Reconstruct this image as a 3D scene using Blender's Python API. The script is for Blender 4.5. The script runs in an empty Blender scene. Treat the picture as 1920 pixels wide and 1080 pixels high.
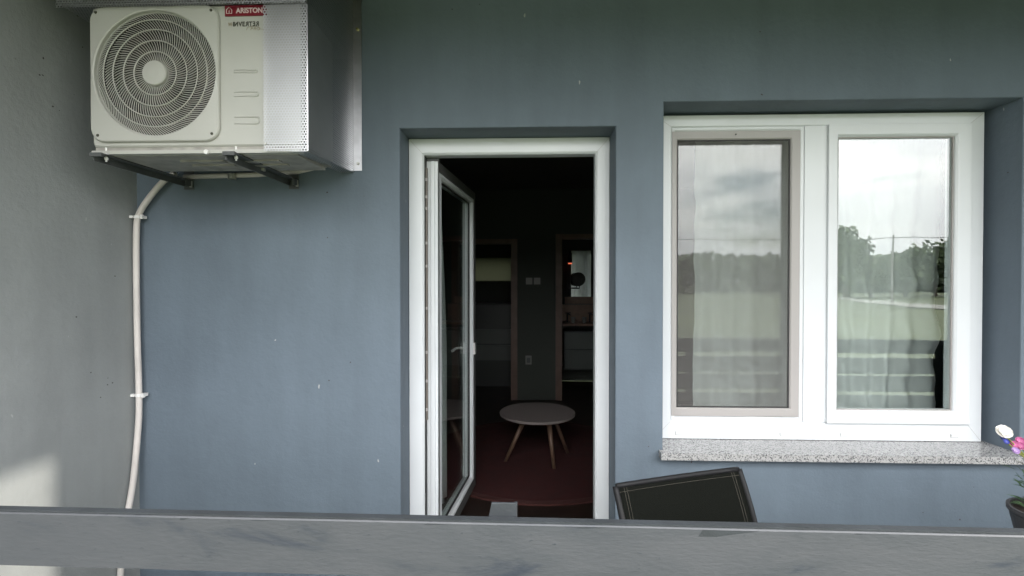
import bpy, bmesh, math, random
from mathutils import Vector, Matrix, noise
random.seed(7)
R = math.radians
sc = bpy.context.scene
COL = sc.collection

# ------------------------------------------------------------ camera
cam = bpy.data.cameras.new('camera')
cam.sensor_width = 36.0
cam.lens = 36.0 * 900 / 1920
cam.clip_start = 0.02
cam.clip_end = 3000
camo = bpy.data.objects.new('camera', cam)
camo.location = (0, 0, 1.5)
camo.rotation_euler = (R(90 - 0.62), 0, R(1.91))
COL.objects.link(camo)
sc.camera = camo

# ------------------------------------------------------------ light
SUN_EL, SUN_AZ = 20.0, -10.0          # azimuth counted from +X towards +Y
SKY = 0.15
world = bpy.data.worlds.new('World')
sc.world = world
world.use_nodes = True
nt = world.node_tree
for n in list(nt.nodes):
    nt.nodes.remove(n)
wn = nt.nodes.new
out = wn('ShaderNodeOutputWorld'); bg = wn('ShaderNodeBackground')
sky = wn('ShaderNodeTexSky'); sky.sky_type = 'NISHITA'; sky.sun_disc = False
sky.sun_elevation = R(SUN_EL); sky.sun_rotation = R(90 - SUN_AZ)
sky.air_density = 1.0; sky.dust_density = 1.5; sky.ozone_density = 1.2
tc = wn('ShaderNodeTexCoord'); mp = wn('ShaderNodeMapping'); mp.inputs['Scale'].default_value = (1.6, 1.6, 5.0)
nz = wn('ShaderNodeTexNoise'); nz.inputs['Scale'].default_value = 2.2; nz.inputs['Detail'].default_value = 7
nz.inputs['Roughness'].default_value = 0.55
cr = wn('ShaderNodeValToRGB'); cr.color_ramp.elements[0].position = 0.27; cr.color_ramp.elements[1].position = 0.44
nz2 = wn('ShaderNodeTexNoise'); nz2.inputs['Scale'].default_value = 3.0; nz2.inputs['Detail'].default_value = 5
cc = wn('ShaderNodeValToRGB')
cc.color_ramp.elements[0].position = 0.3; cc.color_ramp.elements[0].color = (14.5, 14.8, 15.3, 1)
cc.color_ramp.elements[1].position = 0.62; cc.color_ramp.elements[1].color = (18.5, 18.5, 18.2, 1)
mx = wn('ShaderNodeMix'); mx.data_type = 'RGBA'
bg.inputs['Strength'].default_value = SKY
L = nt.links.new
L(tc.outputs['Generated'], mp.inputs['Vector']); L(mp.outputs['Vector'], nz.inputs['Vector']); L(mp.outputs['Vector'], nz2.inputs['Vector'])
L(nz.outputs['Fac'], cr.inputs['Fac']); L(nz2.outputs['Fac'], cc.inputs['Fac'])
L(cr.outputs['Color'], mx.inputs['Factor']); L(sky.outputs['Color'], mx.inputs['A'])
sx = wn('ShaderNodeSeparateXYZ'); L(tc.outputs['Generated'], sx.inputs[0])
mr_ = wn('ShaderNodeMapRange'); mr_.inputs['From Min'].default_value = 0.08; mr_.inputs['From Max'].default_value = 0.75
mr_.inputs['To Min'].default_value = 0.62; mr_.inputs['To Max'].default_value = 1.75
L(sx.outputs['Z'], mr_.inputs['Value'])
vm = wn('ShaderNodeVectorMath'); vm.operation = 'SCALE'; L(cc.outputs['Color'], vm.inputs[0]); L(mr_.outputs['Result'], vm.inputs['Scale'])
L(vm.outputs[0], mx.inputs['B'])
L(mx.outputs['Result'], bg.inputs['Color']); L(bg.outputs['Background'], out.inputs['Surface'])

sd = bpy.data.lights.new('sun', 'SUN')
sd.energy = 2.0; sd.angle = R(0.9); sd.color = (1.0, 0.93, 0.82)
so = bpy.data.objects.new('sun', sd)
v = Vector((math.cos(R(SUN_EL)) * math.cos(R(SUN_AZ)), math.cos(R(SUN_EL)) * math.sin(R(SUN_AZ)), math.sin(R(SUN_EL))))
so.rotation_euler = v.to_track_quat('Z', 'Y').to_euler()
so.location = (20, 2, 10)
COL.objects.link(so)

sc.render.engine = 'CYCLES'
sc.view_settings.view_transform = 'Standard'
sc.view_settings.look = 'None'
sc.view_settings.gamma = 1
sc.view_settings.exposure = 1.35
sc.cycles.max_bounces = 10
sc.cycles.transparent_max_bounces = 24
sc.cycles.diffuse_bounces = 5
sc.cycles.glossy_bounces = 5

# ------------------------------------------------------------ materials
def mat(name):
    m = bpy.data.materials.new(name); m.use_nodes = True
    t = m.node_tree; b = t.nodes['Principled BSDF']
    return m, t, b

def plain(name, col, rough=0.5, metal=0.0, spec=0.5, var=0.0, vscale=6, bump=0.0, bscale=120, col2=None):
    """a plain surface with an optional mottled second colour and fine bump"""
    m, t, b = mat(name)
    b.inputs['Base Color'].default_value = (*col, 1); b.inputs['Roughness'].default_value = rough
    b.inputs['Metallic'].default_value = metal; b.inputs['Specular IOR Level'].default_value = spec
    tc = t.nodes.new('ShaderNodeTexCoord')
    if var or col2:
        n = t.nodes.new('ShaderNodeTexNoise'); n.inputs['Scale'].default_value = vscale; n.inputs['Detail'].default_value = 6
        t.links.new(tc.outputs['Object'], n.inputs['Vector'])
        r = t.nodes.new('ShaderNodeValToRGB')
        r.color_ramp.elements[0].position = 0.35; r.color_ramp.elements[1].position = 0.65
        c2 = col2 or tuple(c * (1 - var) for c in col)
        r.color_ramp.elements[0].color = (*col, 1); r.color_ramp.elements[1].color = (*c2, 1)
        t.links.new(n.outputs['Fac'], r.inputs['Fac']); t.links.new(r.outputs['Color'], b.inputs['Base Color'])
    if bump:
        n = t.nodes.new('ShaderNodeTexNoise'); n.inputs['Scale'].default_value = bscale; n.inputs['Detail'].default_value = 4
        t.links.new(tc.outputs['Object'], n.inputs['Vector'])
        bp = t.nodes.new('ShaderNodeBump'); bp.inputs['Strength'].default_value = bump; bp.inputs['Distance'].default_value = 0.01
        t.links.new(n.outputs['Fac'], bp.inputs['Height']); t.links.new(bp.outputs['Normal'], b.inputs['Normal'])
    return m

def plaster(name, col):
    """trowelled and painted render, with small pale drips and dark chips"""
    m, t, b = mat(name)
    N = t.nodes.new; K = t.links.new
    tc = N('ShaderNodeTexCoord')
    b.inputs['Roughness'].default_value = 0.62; b.inputs['Specular IOR Level'].default_value = 0.35
    n1 = N('ShaderNodeTexNoise'); n1.inputs['Scale'].default_value = 2.3; n1.inputs['Detail'].default_value = 8; n1.inputs['Roughness'].default_value = 0.6
    r1 = N('ShaderNodeValToRGB'); r1.color_ramp.elements[0].position = 0.3; r1.color_ramp.elements[1].position = 0.7
    r1.color_ramp.elements[0].color = (*[c * 0.90 for c in col], 1); r1.color_ramp.elements[1].color = (*[c * 1.05 for c in col], 1)
    K(tc.outputs['Object'], n1.inputs['Vector']); K(n1.outputs['Fac'], r1.inputs['Fac'])
    ms_ = N('ShaderNodeMapping'); ms_.inputs['Scale'].default_value = (5, 5, 0.7); K(tc.outputs['Object'], ms_.inputs['Vector'])
    ns_ = N('ShaderNodeTexNoise'); ns_.inputs['Scale'].default_value = 1.6; ns_.inputs['Detail'].default_value = 7; K(ms_.outputs['Vector'], ns_.inputs['Vector'])
    mr_ = N('ShaderNodeMapRange'); mr_.inputs['From Min'].default_value = 0.3; mr_.inputs['From Max'].default_value = 0.7; mr_.inputs['To Min'].default_value = 0.93; mr_.inputs['To Max'].default_value = 1.06
    K(ns_.outputs['Fac'], mr_.inputs['Value'])
    vs_ = N('ShaderNodeVectorMath'); vs_.operation = 'SCALE'; K(r1.outputs['Color'], vs_.inputs[0]); K(mr_.outputs['Result'], vs_.inputs['Scale'])
    def marks(scale, stretch, lo, dens_scale, thr, seed):
        mp = N('ShaderNodeMapping'); mp.inputs['Scale'].default_value = (1, 1, stretch); mp.inputs['Location'].default_value = (seed, seed * 2, seed)
        w = N('ShaderNodeTexNoise'); w.inputs['Scale'].default_value = 30
        add = N('ShaderNodeVectorMath'); add.operation = 'MULTIPLY_ADD'; add.inputs[1].default_value = (0.02, 0.02, 0.02)
        K(tc.outputs['Object'], w.inputs['Vector']); K(w.outputs['Color'], add.inputs[0]); K(tc.outputs['Object'], add.inputs[2])
        K(add.outputs[0], mp.inputs['Vector'])
        vo = N('ShaderNodeTexVoronoi'); vo.inputs['Scale'].default_value = scale; K(mp.outputs['Vector'], vo.inputs['Vector'])
        lt = N('ShaderNodeMath'); lt.operation = 'LESS_THAN'; lt.inputs[1].default_value = lo; K(vo.outputs['Distance'], lt.inputs[0])
        d = N('ShaderNodeTexNoise'); d.inputs['Scale'].default_value = dens_scale; K(mp.outputs['Vector'], d.inputs['Vector'])
        gt = N('ShaderNodeMath'); gt.operation = 'GREATER_THAN'; gt.inputs[1].default_value = thr; K(d.outputs['Fac'], gt.inputs[0])
        sp = N('ShaderNodeSeparateColor'); K(vo.outputs['Color'], sp.inputs['Color'])
        g2 = N('ShaderNodeMath'); g2.operation = 'GREATER_THAN'; g2.inputs[1].default_value = 0.5; K(sp.outputs['Red'], g2.inputs[0])
        mu = N('ShaderNodeMath'); mu.operation = 'MULTIPLY'; K(lt.outputs[0], mu.inputs[0]); K(gt.outputs[0], mu.inputs[1])
        m2 = N('ShaderNodeMath'); m2.operation = 'MULTIPLY'; K(mu.outputs[0], m2.inputs[0]); K(g2.outputs[0], m2.inputs[1])
        return m2
    dr = marks(10, 0.42, 0.042, 1.1, 0.45, 3.1)
    ch = marks(16, 1.0, 0.06, 1.7, 0.54, 8.7)
    a = N('ShaderNodeMix'); a.data_type = 'RGBA'; a.inputs['B'].default_value = (0.34, 0.35, 0.35, 1)
    K(dr.outputs[0], a.inputs['Factor']); K(vs_.outputs[0], a.inputs['A'])
    c = N('ShaderNodeMix'); c.data_type = 'RGBA'; c.inputs['B'].default_value = (0.05, 0.045, 0.045, 1)
    K(ch.outputs[0], c.inputs['Factor']); K(a.outputs['Result'], c.inputs['A']); K(c.outputs['Result'], b.inputs['Base Color'])
    n2 = N('ShaderNodeTexNoise'); n2.inputs['Scale'].default_value = 38; n2.inputs['Detail'].default_value = 7; n2.inputs['Roughness'].default_value = 0.7
    n3 = N('ShaderNodeTexNoise'); n3.inputs['Scale'].default_value = 3.0; n3.inputs['Detail'].default_value = 3
    K(tc.outputs['Object'], n2.inputs['Vector']); K(tc.outputs['Object'], n3.inputs['Vector'])
    b1 = N('ShaderNodeBump'); b1.inputs['Strength'].default_value = 0.42; b1.inputs['Distance'].default_value = 0.006
    b2 = N('ShaderNodeBump'); b2.inputs['Strength'].default_value = 0.5; b2.inputs['Distance'].default_value = 0.012
    K(n3.outputs['Fac'], b2.inputs['Height']); K(n2.outputs['Fac'], b1.inputs['Height']); K(b2.outputs['Normal'], b1.inputs['Normal']); K(b1.outputs['Normal'], b.inputs['Normal'])
    return m

def perforated(name, uax, vax, pitch=0.0112, rad=0.335):
    """galvanised sheet with staggered round holes, laid out along two object axes"""
    m, t, b = mat(name)
    N = t.nodes.new; K = t.links.new
    b.inputs['Metallic'].default_value = 1.0; b.inputs['Roughness'].default_value = 0.44
    tc = N('ShaderNodeTexCoord'); sp = N('ShaderNodeSeparateXYZ'); K(tc.outputs['Object'], sp.inputs[0])
    def cell(off):
        res = []
        for ax, mul in ((uax, 1.0), (vax, 1.0 / 1.732)):
            a = N('ShaderNodeMath'); a.operation = 'MULTIPLY_ADD'; a.inputs[1].default_value = mul / pitch; a.inputs[2].default_value = off + 200
            K(sp.outputs[ax], a.inputs[0])
            f = N('ShaderNodeMath'); f.operation = 'FRACT'; K(a.outputs[0], f.inputs[0])
            s = N('ShaderNodeMath'); s.operation = 'SUBTRACT'; s.inputs[1].default_value = 0.5; K(f.outputs[0], s.inputs[0])
            if mul != 1.0:
                q = N('ShaderNodeMath'); q.operation = 'MULTIPLY'; q.inputs[1].default_value = 1.732; K(s.outputs[0], q.inputs[0]); s = q
            p = N('ShaderNodeMath'); p.operation = 'MULTIPLY'; K(s.outputs[0], p.inputs[0]); K(s.outputs[0], p.inputs[1])
            res.append(p)
        d = N('ShaderNodeMath'); d.operation = 'ADD'; K(res[0].outputs[0], d.inputs[0]); K(res[1].outputs[0], d.inputs[1])
        return d
    a, c = cell(0.0), cell(0.5)
    mn = N('ShaderNodeMath'); mn.operation = 'MINIMUM'; K(a.outputs[0], mn.inputs[0]); K(c.outputs[0], mn.inputs[1])
    g = N('ShaderNodeMath'); g.operation = 'GREATER_THAN'; g.inputs[1].default_value = rad * rad; K(mn.outputs[0], g.inputs[0])
    K(g.outputs[0], b.inputs['Alpha'])
    n = N('ShaderNodeTexNoise'); n.inputs['Scale'].default_value = 9; n.inputs['Detail'].default_value = 5; K(tc.outputs['Object'], n.inputs['Vector'])
    r = N('ShaderNodeValToRGB'); r.color_ramp.elements[0].color = (0.46, 0.47, 0.48, 1); r.color_ramp.elements[1].color = (0.60, 0.60, 0.61, 1)
    K(n.outputs['Fac'], r.inputs['Fac']); K(r.outputs['Color'], b.inputs['Base Color'])
    bp = N('ShaderNodeBump'); bp.inputs['Strength'].default_value = 0.15; bp.inputs['Distance'].default_value = 0.01
    K(n.outputs['Fac'], bp.inputs['Height']); K(bp.outputs['Normal'], b.inputs['Normal'])
    return m

def glass(name, ior=0.05, tint=(0.93, 0.96, 0.95)):
    m, t, b = mat(name)
    t.nodes.remove(b)
    N = t.nodes.new; K = t.links.new
    o = t.nodes['Material Output']
    ge = N('ShaderNodeNewGeometry'); dt = N('ShaderNodeVectorMath'); dt.operation = 'DOT_PRODUCT'
    K(ge.outputs['Normal'], dt.inputs[0]); K(ge.outputs['Incoming'], dt.inputs[1])
    ab = N('ShaderNodeMath'); ab.operation = 'ABSOLUTE'; K(dt.outputs['Value'], ab.inputs[0])
    om = N('ShaderNodeMath'); om.operation = 'SUBTRACT'; om.inputs[0].default_value = 1.0; K(ab.outputs[0], om.inputs[1])
    pw = N('ShaderNodeMath'); pw.operation = 'POWER'; pw.inputs[1].default_value = 5.0; K(om.outputs[0], pw.inputs[0])
    fr = N('ShaderNodeMath'); fr.operation = 'MULTIPLY_ADD'; fr.inputs[1].default_value = 1 - ior; fr.inputs[2].default_value = ior; K(pw.outputs[0], fr.inputs[0])
    tr = N('ShaderNodeBsdfTransparent'); tr.inputs['Color'].default_value = (*tint, 1)
    gl = N('ShaderNodeBsdfGlossy'); gl.inputs['Roughness'].default_value = 0.003; gl.inputs['Color'].default_value = (1, 1, 1, 1)
    tc = N('ShaderNodeTexCoord'); n = N('ShaderNodeTexNoise'); n.inputs['Scale'].default_value = 2.2; K(tc.outputs['Object'], n.inputs['Vector'])
    bp = N('ShaderNodeBump'); bp.inputs['Strength'].default_value = 0.04; bp.inputs['Distance'].default_value = 0.02
    K(n.outputs['Fac'], bp.inputs['Height']); K(bp.outputs['Normal'], gl.inputs['Normal'])
    mx = N('ShaderNodeMixShader'); K(fr.outputs[0], mx.inputs[0]); K(tr.outputs[0], mx.inputs[1]); K(gl.outputs[0], mx.inputs[2])
    K(mx.outputs[0], o.inputs['Surface'])
    return m

def sheer(name, col, through, weave=True):
    """thin cloth or netting: part open, part diffuse, part translucent"""
    m, t, b = mat(name)
    t.nodes.remove(b)
    N = t.nodes.new; K = t.links.new
    o = t.nodes['Material Output']
    d = N('ShaderNodeBsdfDiffuse'); d.inputs['Color'].default_value = (*col, 1)
    tl = N('ShaderNodeBsdfTranslucent'); tl.inputs['Color'].default_value = (*col, 1)
    tr = N('ShaderNodeBsdfTransparent')
    m1 = N('ShaderNodeMixShader'); m1.inputs[0].default_value = 0.35 if weave else 0.0
    K(d.outputs[0], m1.inputs[1]); K(tl.outputs[0], m1.inputs[2])
    m2 = N('ShaderNodeMixShader'); m2.inputs[0].default_value = through
    K(m1.outputs[0], m2.inputs[1]); K(tr.outputs[0], m2.inputs[2]); K(m2.outputs[0], o.inputs['Surface'])
    return m

def granite(name):
    m, t, b = mat(name)
    N = t.nodes.new; K = t.links.new
    tc = N('ShaderNodeTexCoord')
    vo = N('ShaderNodeTexVoronoi'); vo.inputs['Scale'].default_value = 230; K(tc.outputs['Object'], vo.inputs['Vector'])
    sp = N('ShaderNodeSeparateColor'); K(vo.outputs['Color'], sp.inputs['Color'])
    n = N('ShaderNodeTexNoise'); n.inputs['Scale'].default_value = 60; n.inputs['Detail'].default_value = 3; K(tc.outputs['Object'], n.inputs['Vector'])
    ad = N('ShaderNodeMath'); ad.operation = 'MULTIPLY_ADD'; ad.inputs[1].default_value = 0.6; K(n.outputs['Fac'], ad.inputs[0]); K(sp.outputs['Red'], ad.inputs[2])
    r = N('ShaderNodeValToRGB'); e = r.color_ramp.elements
    e[0].position = 0.42; e[0].color = (0.085, 0.085, 0.09, 1); e[1].position = 1.15 / 1.3; e[1].color = (0.37, 0.365, 0.36, 1)
    k = e.new(0.50); k.color = (0.20, 0.20, 0.205, 1); k = e.new(0.66); k.color = (0.28, 0.278, 0.28, 1)
    K(ad.outputs[0], r.inputs['Fac']); K(r.outputs['Color'], b.inputs['Base Color'])
    b.inputs['Roughness'].default_value = 0.22
    return m

def worn_paint(name):
    """grey railing paint, weathered in pale and bluish blotches, with scrapes"""
    m, t, b = mat(name)
    N = t.nodes.new; K = t.links.new
    tc = N('ShaderNodeTexCoord')
    mp = N('ShaderNodeMapping'); mp.inputs['Scale'].default_value = (0.55, 1, 1.7); K(tc.outputs['Object'], mp.inputs['Vector'])
    n = N('ShaderNodeTexNoise'); n.inputs['Scale'].default_value = 7.5; n.inputs['Detail'].default_value = 9; n.inputs['Roughness'].default_value = 0.62; n.inputs['Distortion'].default_value = 0.6
    K(mp.outputs['Vector'], n.inputs['Vector'])
    r = N('ShaderNodeValToRGB'); e = r.color_ramp.elements
    e[0].position = 0.33; e[0].color = (0.017, 0.021, 0.031, 1); e[1].position = 0.66; e[1].color = (0.044, 0.046, 0.052, 1)
    k = e.new(0.44); k.color = (0.035, 0.038, 0.044, 1)
    K(n.outputs['Fac'], r.inputs['Fac'])
    # darker flecks
    vo = N('ShaderNodeTexNoise'); vo.inputs['Scale'].default_value = 90; vo.inputs['Detail'].default_value = 4; K(mp.outputs['Vector'], vo.inputs['Vector'])
    rr = N('ShaderNodeValToRGB'); rr.color_ramp.elements[0].position = 0.66; rr.color_ramp.elements[0].color = (0, 0, 0, 1); rr.color_ramp.elements[1].position = 0.72
    K(vo.outputs['Fac'], rr.inputs['Fac'])
    mx = N('ShaderNodeMix'); mx.data_type = 'RGBA'; mx.inputs['B'].default_value = (0.02, 0.023, 0.03, 1)
    K(rr.outputs['Color'], mx.inputs['Factor']); K(r.outputs['Color'], mx.inputs['A'])
    K(mx.outputs['Result'], b.inputs['Base Color'])
    b.inputs['Roughness'].default_value = 0.55
    bp = N('ShaderNodeBump'); bp.inputs['Strength'].default_value = 0.25; bp.inputs['Distance'].default_value = 0.003
    K(vo.outputs['Fac'], bp.inputs['Height']); K(bp.outputs['Normal'], b.inputs['Normal'])
    return m

def foliage(name, c1, c2, scale=0.8):
    m, t, b = mat(name)
    N = t.nodes.new; K = t.links.new
    tc = N('ShaderNodeTexCoord'); n = N('ShaderNodeTexNoise'); n.inputs['Scale'].default_value = scale; n.inputs['Detail'].default_value = 4
    K(tc.outputs['Object'], n.inputs['Vector'])
    r = N('ShaderNodeValToRGB'); r.color_ramp.elements[0].position = 0.35; r.color_ramp.elements[1].position = 0.65
    r.color_ramp.elements[0].color = (*c1, 1); r.color_ramp.elements[1].color = (*c2, 1)
    K(n.outputs['Fac'], r.inputs['Fac']); K(r.outputs['Color'], b.inputs['Base Color']); b.inputs['Roughness'].default_value = 0.7
    return m

M = {}
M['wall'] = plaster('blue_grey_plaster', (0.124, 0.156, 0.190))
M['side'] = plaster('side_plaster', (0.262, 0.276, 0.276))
M['ceil'] = plain('porch_ceiling_paint', (0.035, 0.032, 0.03), 0.8, bump=0.2, bscale=30)
M['tile'] = plain('porch_tile', (0.075, 0.073, 0.07), 0.5, var=0.25, vscale=9)
M['pvc'] = plain('white_pvc', (0.64, 0.66, 0.68), 0.28, var=0.04, vscale=3)
M['screen'] = plain('taupe_aluminium', (0.36, 0.34, 0.33), 0.4)
M['gasket'] = plain('black_rubber', (0.02, 0.02, 0.02), 0.6)
M['glass'] = glass('window_glass', 0.10)
M['glassd'] = glass('door_glass', 0.04)
M['mesh'] = sheer('insect_mesh', (0.28, 0.27, 0.26), 0.84, weave=False)
M['sheer'] = sheer('sheer_voile', (0.80, 0.81, 0.80), 0.12)
M['drape'] = sheer('drape_cloth', (0.70, 0.73, 0.71), 0.05)
M['granite'] = granite('speckled_granite')
M['rail'] = worn_paint('weathered_grey_paint')
M['railtop'] = plain('slate_paint', (0.022, 0.026, 0.031), 0.6, var=0.3, vscale=14, bump=0.1)
M['acbody'] = plain('cream_enamel', (0.46, 0.455, 0.43), 0.38, var=0.05, vscale=5)
M['acdark'] = plain('fan_housing', (0.012, 0.012, 0.012), 0.7)
M['blade'] = plain('fan_blade_plastic', (0.03, 0.028, 0.022), 0.6)
M['pan'] = plain('galvanised_pan', (0.42, 0.40, 0.37), 0.5, metal=0.2, var=0.3, vscale=18)
M['coil'] = plain('coil_fins', (0.05, 0.05, 0.055), 0.5)
M['red'] = plain('badge_red', (0.17, 0.006, 0.016), 0.35)
M['white'] = plain('badge_white', (0.62, 0.50, 0.50), 0.5)
M['ink'] = plain('dark_ink', (0.045, 0.045, 0.03), 0.6)
M['inkpale'] = plain('pale_ink', (0.33, 0.29, 0.22), 0.6)
M['steel'] = plain('dark_bracket_paint', (0.085, 0.09, 0.092), 0.45, var=0.3, vscale=20)
M['zinc'] = plain('zinc_steel', (0.55, 0.54, 0.50), 0.35, metal=0.9)
M['sealgrey'] = plain('grey_seal_rubber', (0.07, 0.07, 0.068), 0.7)
M['lock'] = plain('bronze_strip', (0.16, 0.14, 0.12), 0.5)
M['brass'] = plain('brass_screw', (0.55, 0.50, 0.25), 0.35, metal=0.9)
M['pipe'] = plain('beige_pipe_pvc', (0.60, 0.56, 0.53), 0.42, var=0.10, vscale=10)
M['clip'] = plain('white_clip_plastic', (0.74, 0.73, 0.72), 0.35)
M['perfF'] = perforated('perforated_front', 'X', 'Z')
M['perfS'] = perforated('perforated_side', 'Y', 'Z')
M['perfT'] = perforated('perforated_top', 'X', 'Y')
M['galv'] = plain('galvanised_flange', (0.66, 0.66, 0.67), 0.28, metal=1.0, var=0.15, vscale=16)
M['sling'] = plain('black_mesh_fabric', (0.006, 0.0066, 0.0055), 1.0, spec=0.04, bump=0.3, bscale=500)
M['tube'] = plain('black_powder_coat', (0.009, 0.009, 0.010), 0.6, spec=0.25)
M['stitch'] = plain('pale_thread', (0.05, 0.044, 0.034), 0.8)
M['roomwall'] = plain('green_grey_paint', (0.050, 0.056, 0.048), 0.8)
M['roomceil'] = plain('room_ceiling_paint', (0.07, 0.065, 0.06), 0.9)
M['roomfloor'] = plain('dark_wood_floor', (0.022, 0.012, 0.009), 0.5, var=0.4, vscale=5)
M['rug'] = plain('dark_red_wool', (0.040, 0.0022, 0.0022), 0.95, var=0.25, vscale=10, bump=0.4, bscale=300)
M['rugrim'] = plain('rust_red_wool', (0.045, 0.010, 0.008), 0.95, bump=0.4, bscale=300)
M['tabletop'] = plain('off_white_laminate', (0.17, 0.145, 0.14), 0.4)
M['beech'] = plain('beech_wood', (0.13, 0.075, 0.05), 0.5, var=0.25, vscale=20)
M['woodframe'] = plain('brown_wood_trim', (0.14, 0.085, 0.065), 0.5, var=0.2, vscale=12)
M['cab'] = plain('grey_cabinet', (0.08, 0.092, 0.086), 0.4)
M['cabdark'] = plain('dark_cabinet', (0.03, 0.034, 0.032), 0.35)
M['counter'] = plain('pinkish_wood_counter', (0.26, 0.16, 0.115), 0.4, var=0.2, vscale=15)
M['switch'] = plain('pale_switch_plastic', (0.2, 0.2, 0.185), 0.4)
M['mirror'] = plain('mirror_silver', (0.6, 0.62, 0.62), 0.03, metal=1.0)
M['blackmetal'] = plain('matt_black_metal', (0.012, 0.012, 0.012), 0.5)
M['frost'] = sheer('frosted_pane', (0.13, 0.135, 0.105), 0.0)
M['frost'].node_tree.nodes['Mix Shader'].inputs[0].default_value = 0.8
M['grass'] = plain('meadow_grass', (0.030, 0.042, 0.014), 0.95, col2=(0.050, 0.064, 0.022), vscale=0.13, bump=0.5, bscale=8)
M['road'] = plain('pale_gravel', (0.17, 0.17, 0.15), 0.9, var=0.2, vscale=1.5)
M['leaf1'] = foliage('leaves_dark', (0.018, 0.030, 0.012), (0.045, 0.07, 0.022))
M['leaf2'] = foliage('leaves_mid', (0.028, 0.045, 0.014), (0.07, 0.10, 0.03))
M['bark'] = plain('bark', (0.08, 0.06, 0.045), 0.9, var=0.4, vscale=5, bump=0.5, bscale=12)
M['pole'] = plain('pale_concrete', (0.26, 0.26, 0.25), 0.8)
M['wire'] = plain('black_cable', (0.02, 0.02, 0.02), 0.6)
M['petalw'] = plain('white_petal', (0.80, 0.78, 0.74), 0.6)
M['petalp'] = plain('pink_petal', (0.62, 0.18, 0.38), 0.6, var=0.35, vscale=40)
M['petalb'] = plain('violet_petal', (0.09, 0.11, 0.42), 0.6)
M['petall'] = plain('lilac_petal', (0.45, 0.30, 0.55), 0.6)
M['stem'] = plain('olive_stem', (0.13, 0.14, 0.03), 0.6)
M['plant'] = foliage('pot_leaves', (0.035, 0.08, 0.035), (0.07, 0.13, 0.05), 30)
M['pot'] = plain('grey_pot_plastic', (0.05, 0.048, 0.05), 0.5)
M['soil'] = plain('soil', (0.03, 0.02, 0.015), 0.95, bump=0.6, bscale=60)
m, t, b = mat('warm_lamp'); b.inputs['Emission Color'].default_value = (1.0, 0.18, 0.08, 1); b.inputs['Emission Strength'].default_value = 0.35; M['glow'] = m

# ------------------------------------------------------------ helpers
def tag(o, label=None, cat=None, group=None, kind=None):
    if label: o['label'] = label
    if cat: o['category'] = cat
    if group: o['group'] = group
    if kind: o['kind'] = kind
    return o

def empty(name, loc, rz=0, label=None, cat=None, group=None):
    o = bpy.data.objects.new(name, None); o.empty_display_size = 0.1
    o.location = loc; o.rotation_euler = (0, 0, rz); COL.objects.link(o)
    return tag(o, label, cat, group)

def build(name, bm, m, parent=None, smooth=False, bevel=0.0, seg=2):
    """link the bmesh as one object; coordinates are world ones unless the parent is moved later"""
    if bevel:
        es = [e for e in bm.edges if len(e.link_faces) == 2 and e.calc_face_angle(0) > 0.5]
        bmesh.ops.bevel(bm, geom=es, offset=bevel, segments=seg, affect='EDGES', profile=0.5, clamp_overlap=True)
    bm.normal_update()
    me = bpy.data.meshes.new(name); bm.to_mesh(me); bm.free()
    me.materials.append(m)
    if smooth:
        for p in me.polygons: p.use_smooth = True
    o = bpy.data.objects.new(name, me); COL.objects.link(o)
    if parent:
        o.parent = parent
        if parent.type == 'EMPTY' and not parent.get('local'):
            o.matrix_parent_inverse = (Matrix.Translation(parent.location) @ parent.rotation_euler.to_matrix().to_4x4()).inverted()
    return o

def B(): return bmesh.new()

def box(bm, x0, x1, y0, y1, z0, z1):
    v = [bm.verts.new((x, y, z)) for z in (z0, z1) for y in (y0, y1) for x in (x0, x1)]
    for f in ((0, 2, 3, 1), (4, 5, 7, 6), (0, 1, 5, 4), (2, 6, 7, 3), (0, 4, 6, 2), (1, 3, 7, 5)):
        bm.faces.new([v[i] for i in f])
    return bm

def boxo(name, x0, x1, y0, y1, z0, z1, m, parent=None, bevel=0.0):
    return build(name, box(B(), x0, x1, y0, y1, z0, z1), m, parent, bevel=bevel)

def ring(bm, x0, x1, z0, z1, wl, wr, wb, wt, y0, y1, chamfer=0.0):
    """rectangular frame in the XZ plane, front at y0; inner edge optionally sloped back"""
    loops = []
    spec = [(0, y1), (0, y0), (1, y0)]
    if chamfer: spec += [(1.0, y0), ]
    def rect(a, y, c=0):
        return [(x0 + wl * a + c, y, z0 + wb * a + c), (x1 - wr * a - c, y, z0 + wb * a + c), (x1 - wr * a - c, y, z1 - wt * a - c), (x0 + wl * a + c, y, z1 - wt * a - c)]
    L_ = [rect(0, y1), rect(0, y0), rect(1, y0, -chamfer)]
    if chamfer: L_.append(rect(1, y0 + chamfer, 0))
    L_.append(rect(1, y1))
    vs = [[bm.verts.new(p) for p in l] for l in L_]
    n = len(vs)
    for i in range(n):
        a, c = vs[i], vs[(i + 1) % n]
        for k in range(4):
            bm.faces.new((a[k], a[(k + 1) % 4], c[(k + 1) % 4], c[k]))
    bmesh.ops.recalc_face_normals(bm, faces=bm.faces)
    return bm

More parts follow.
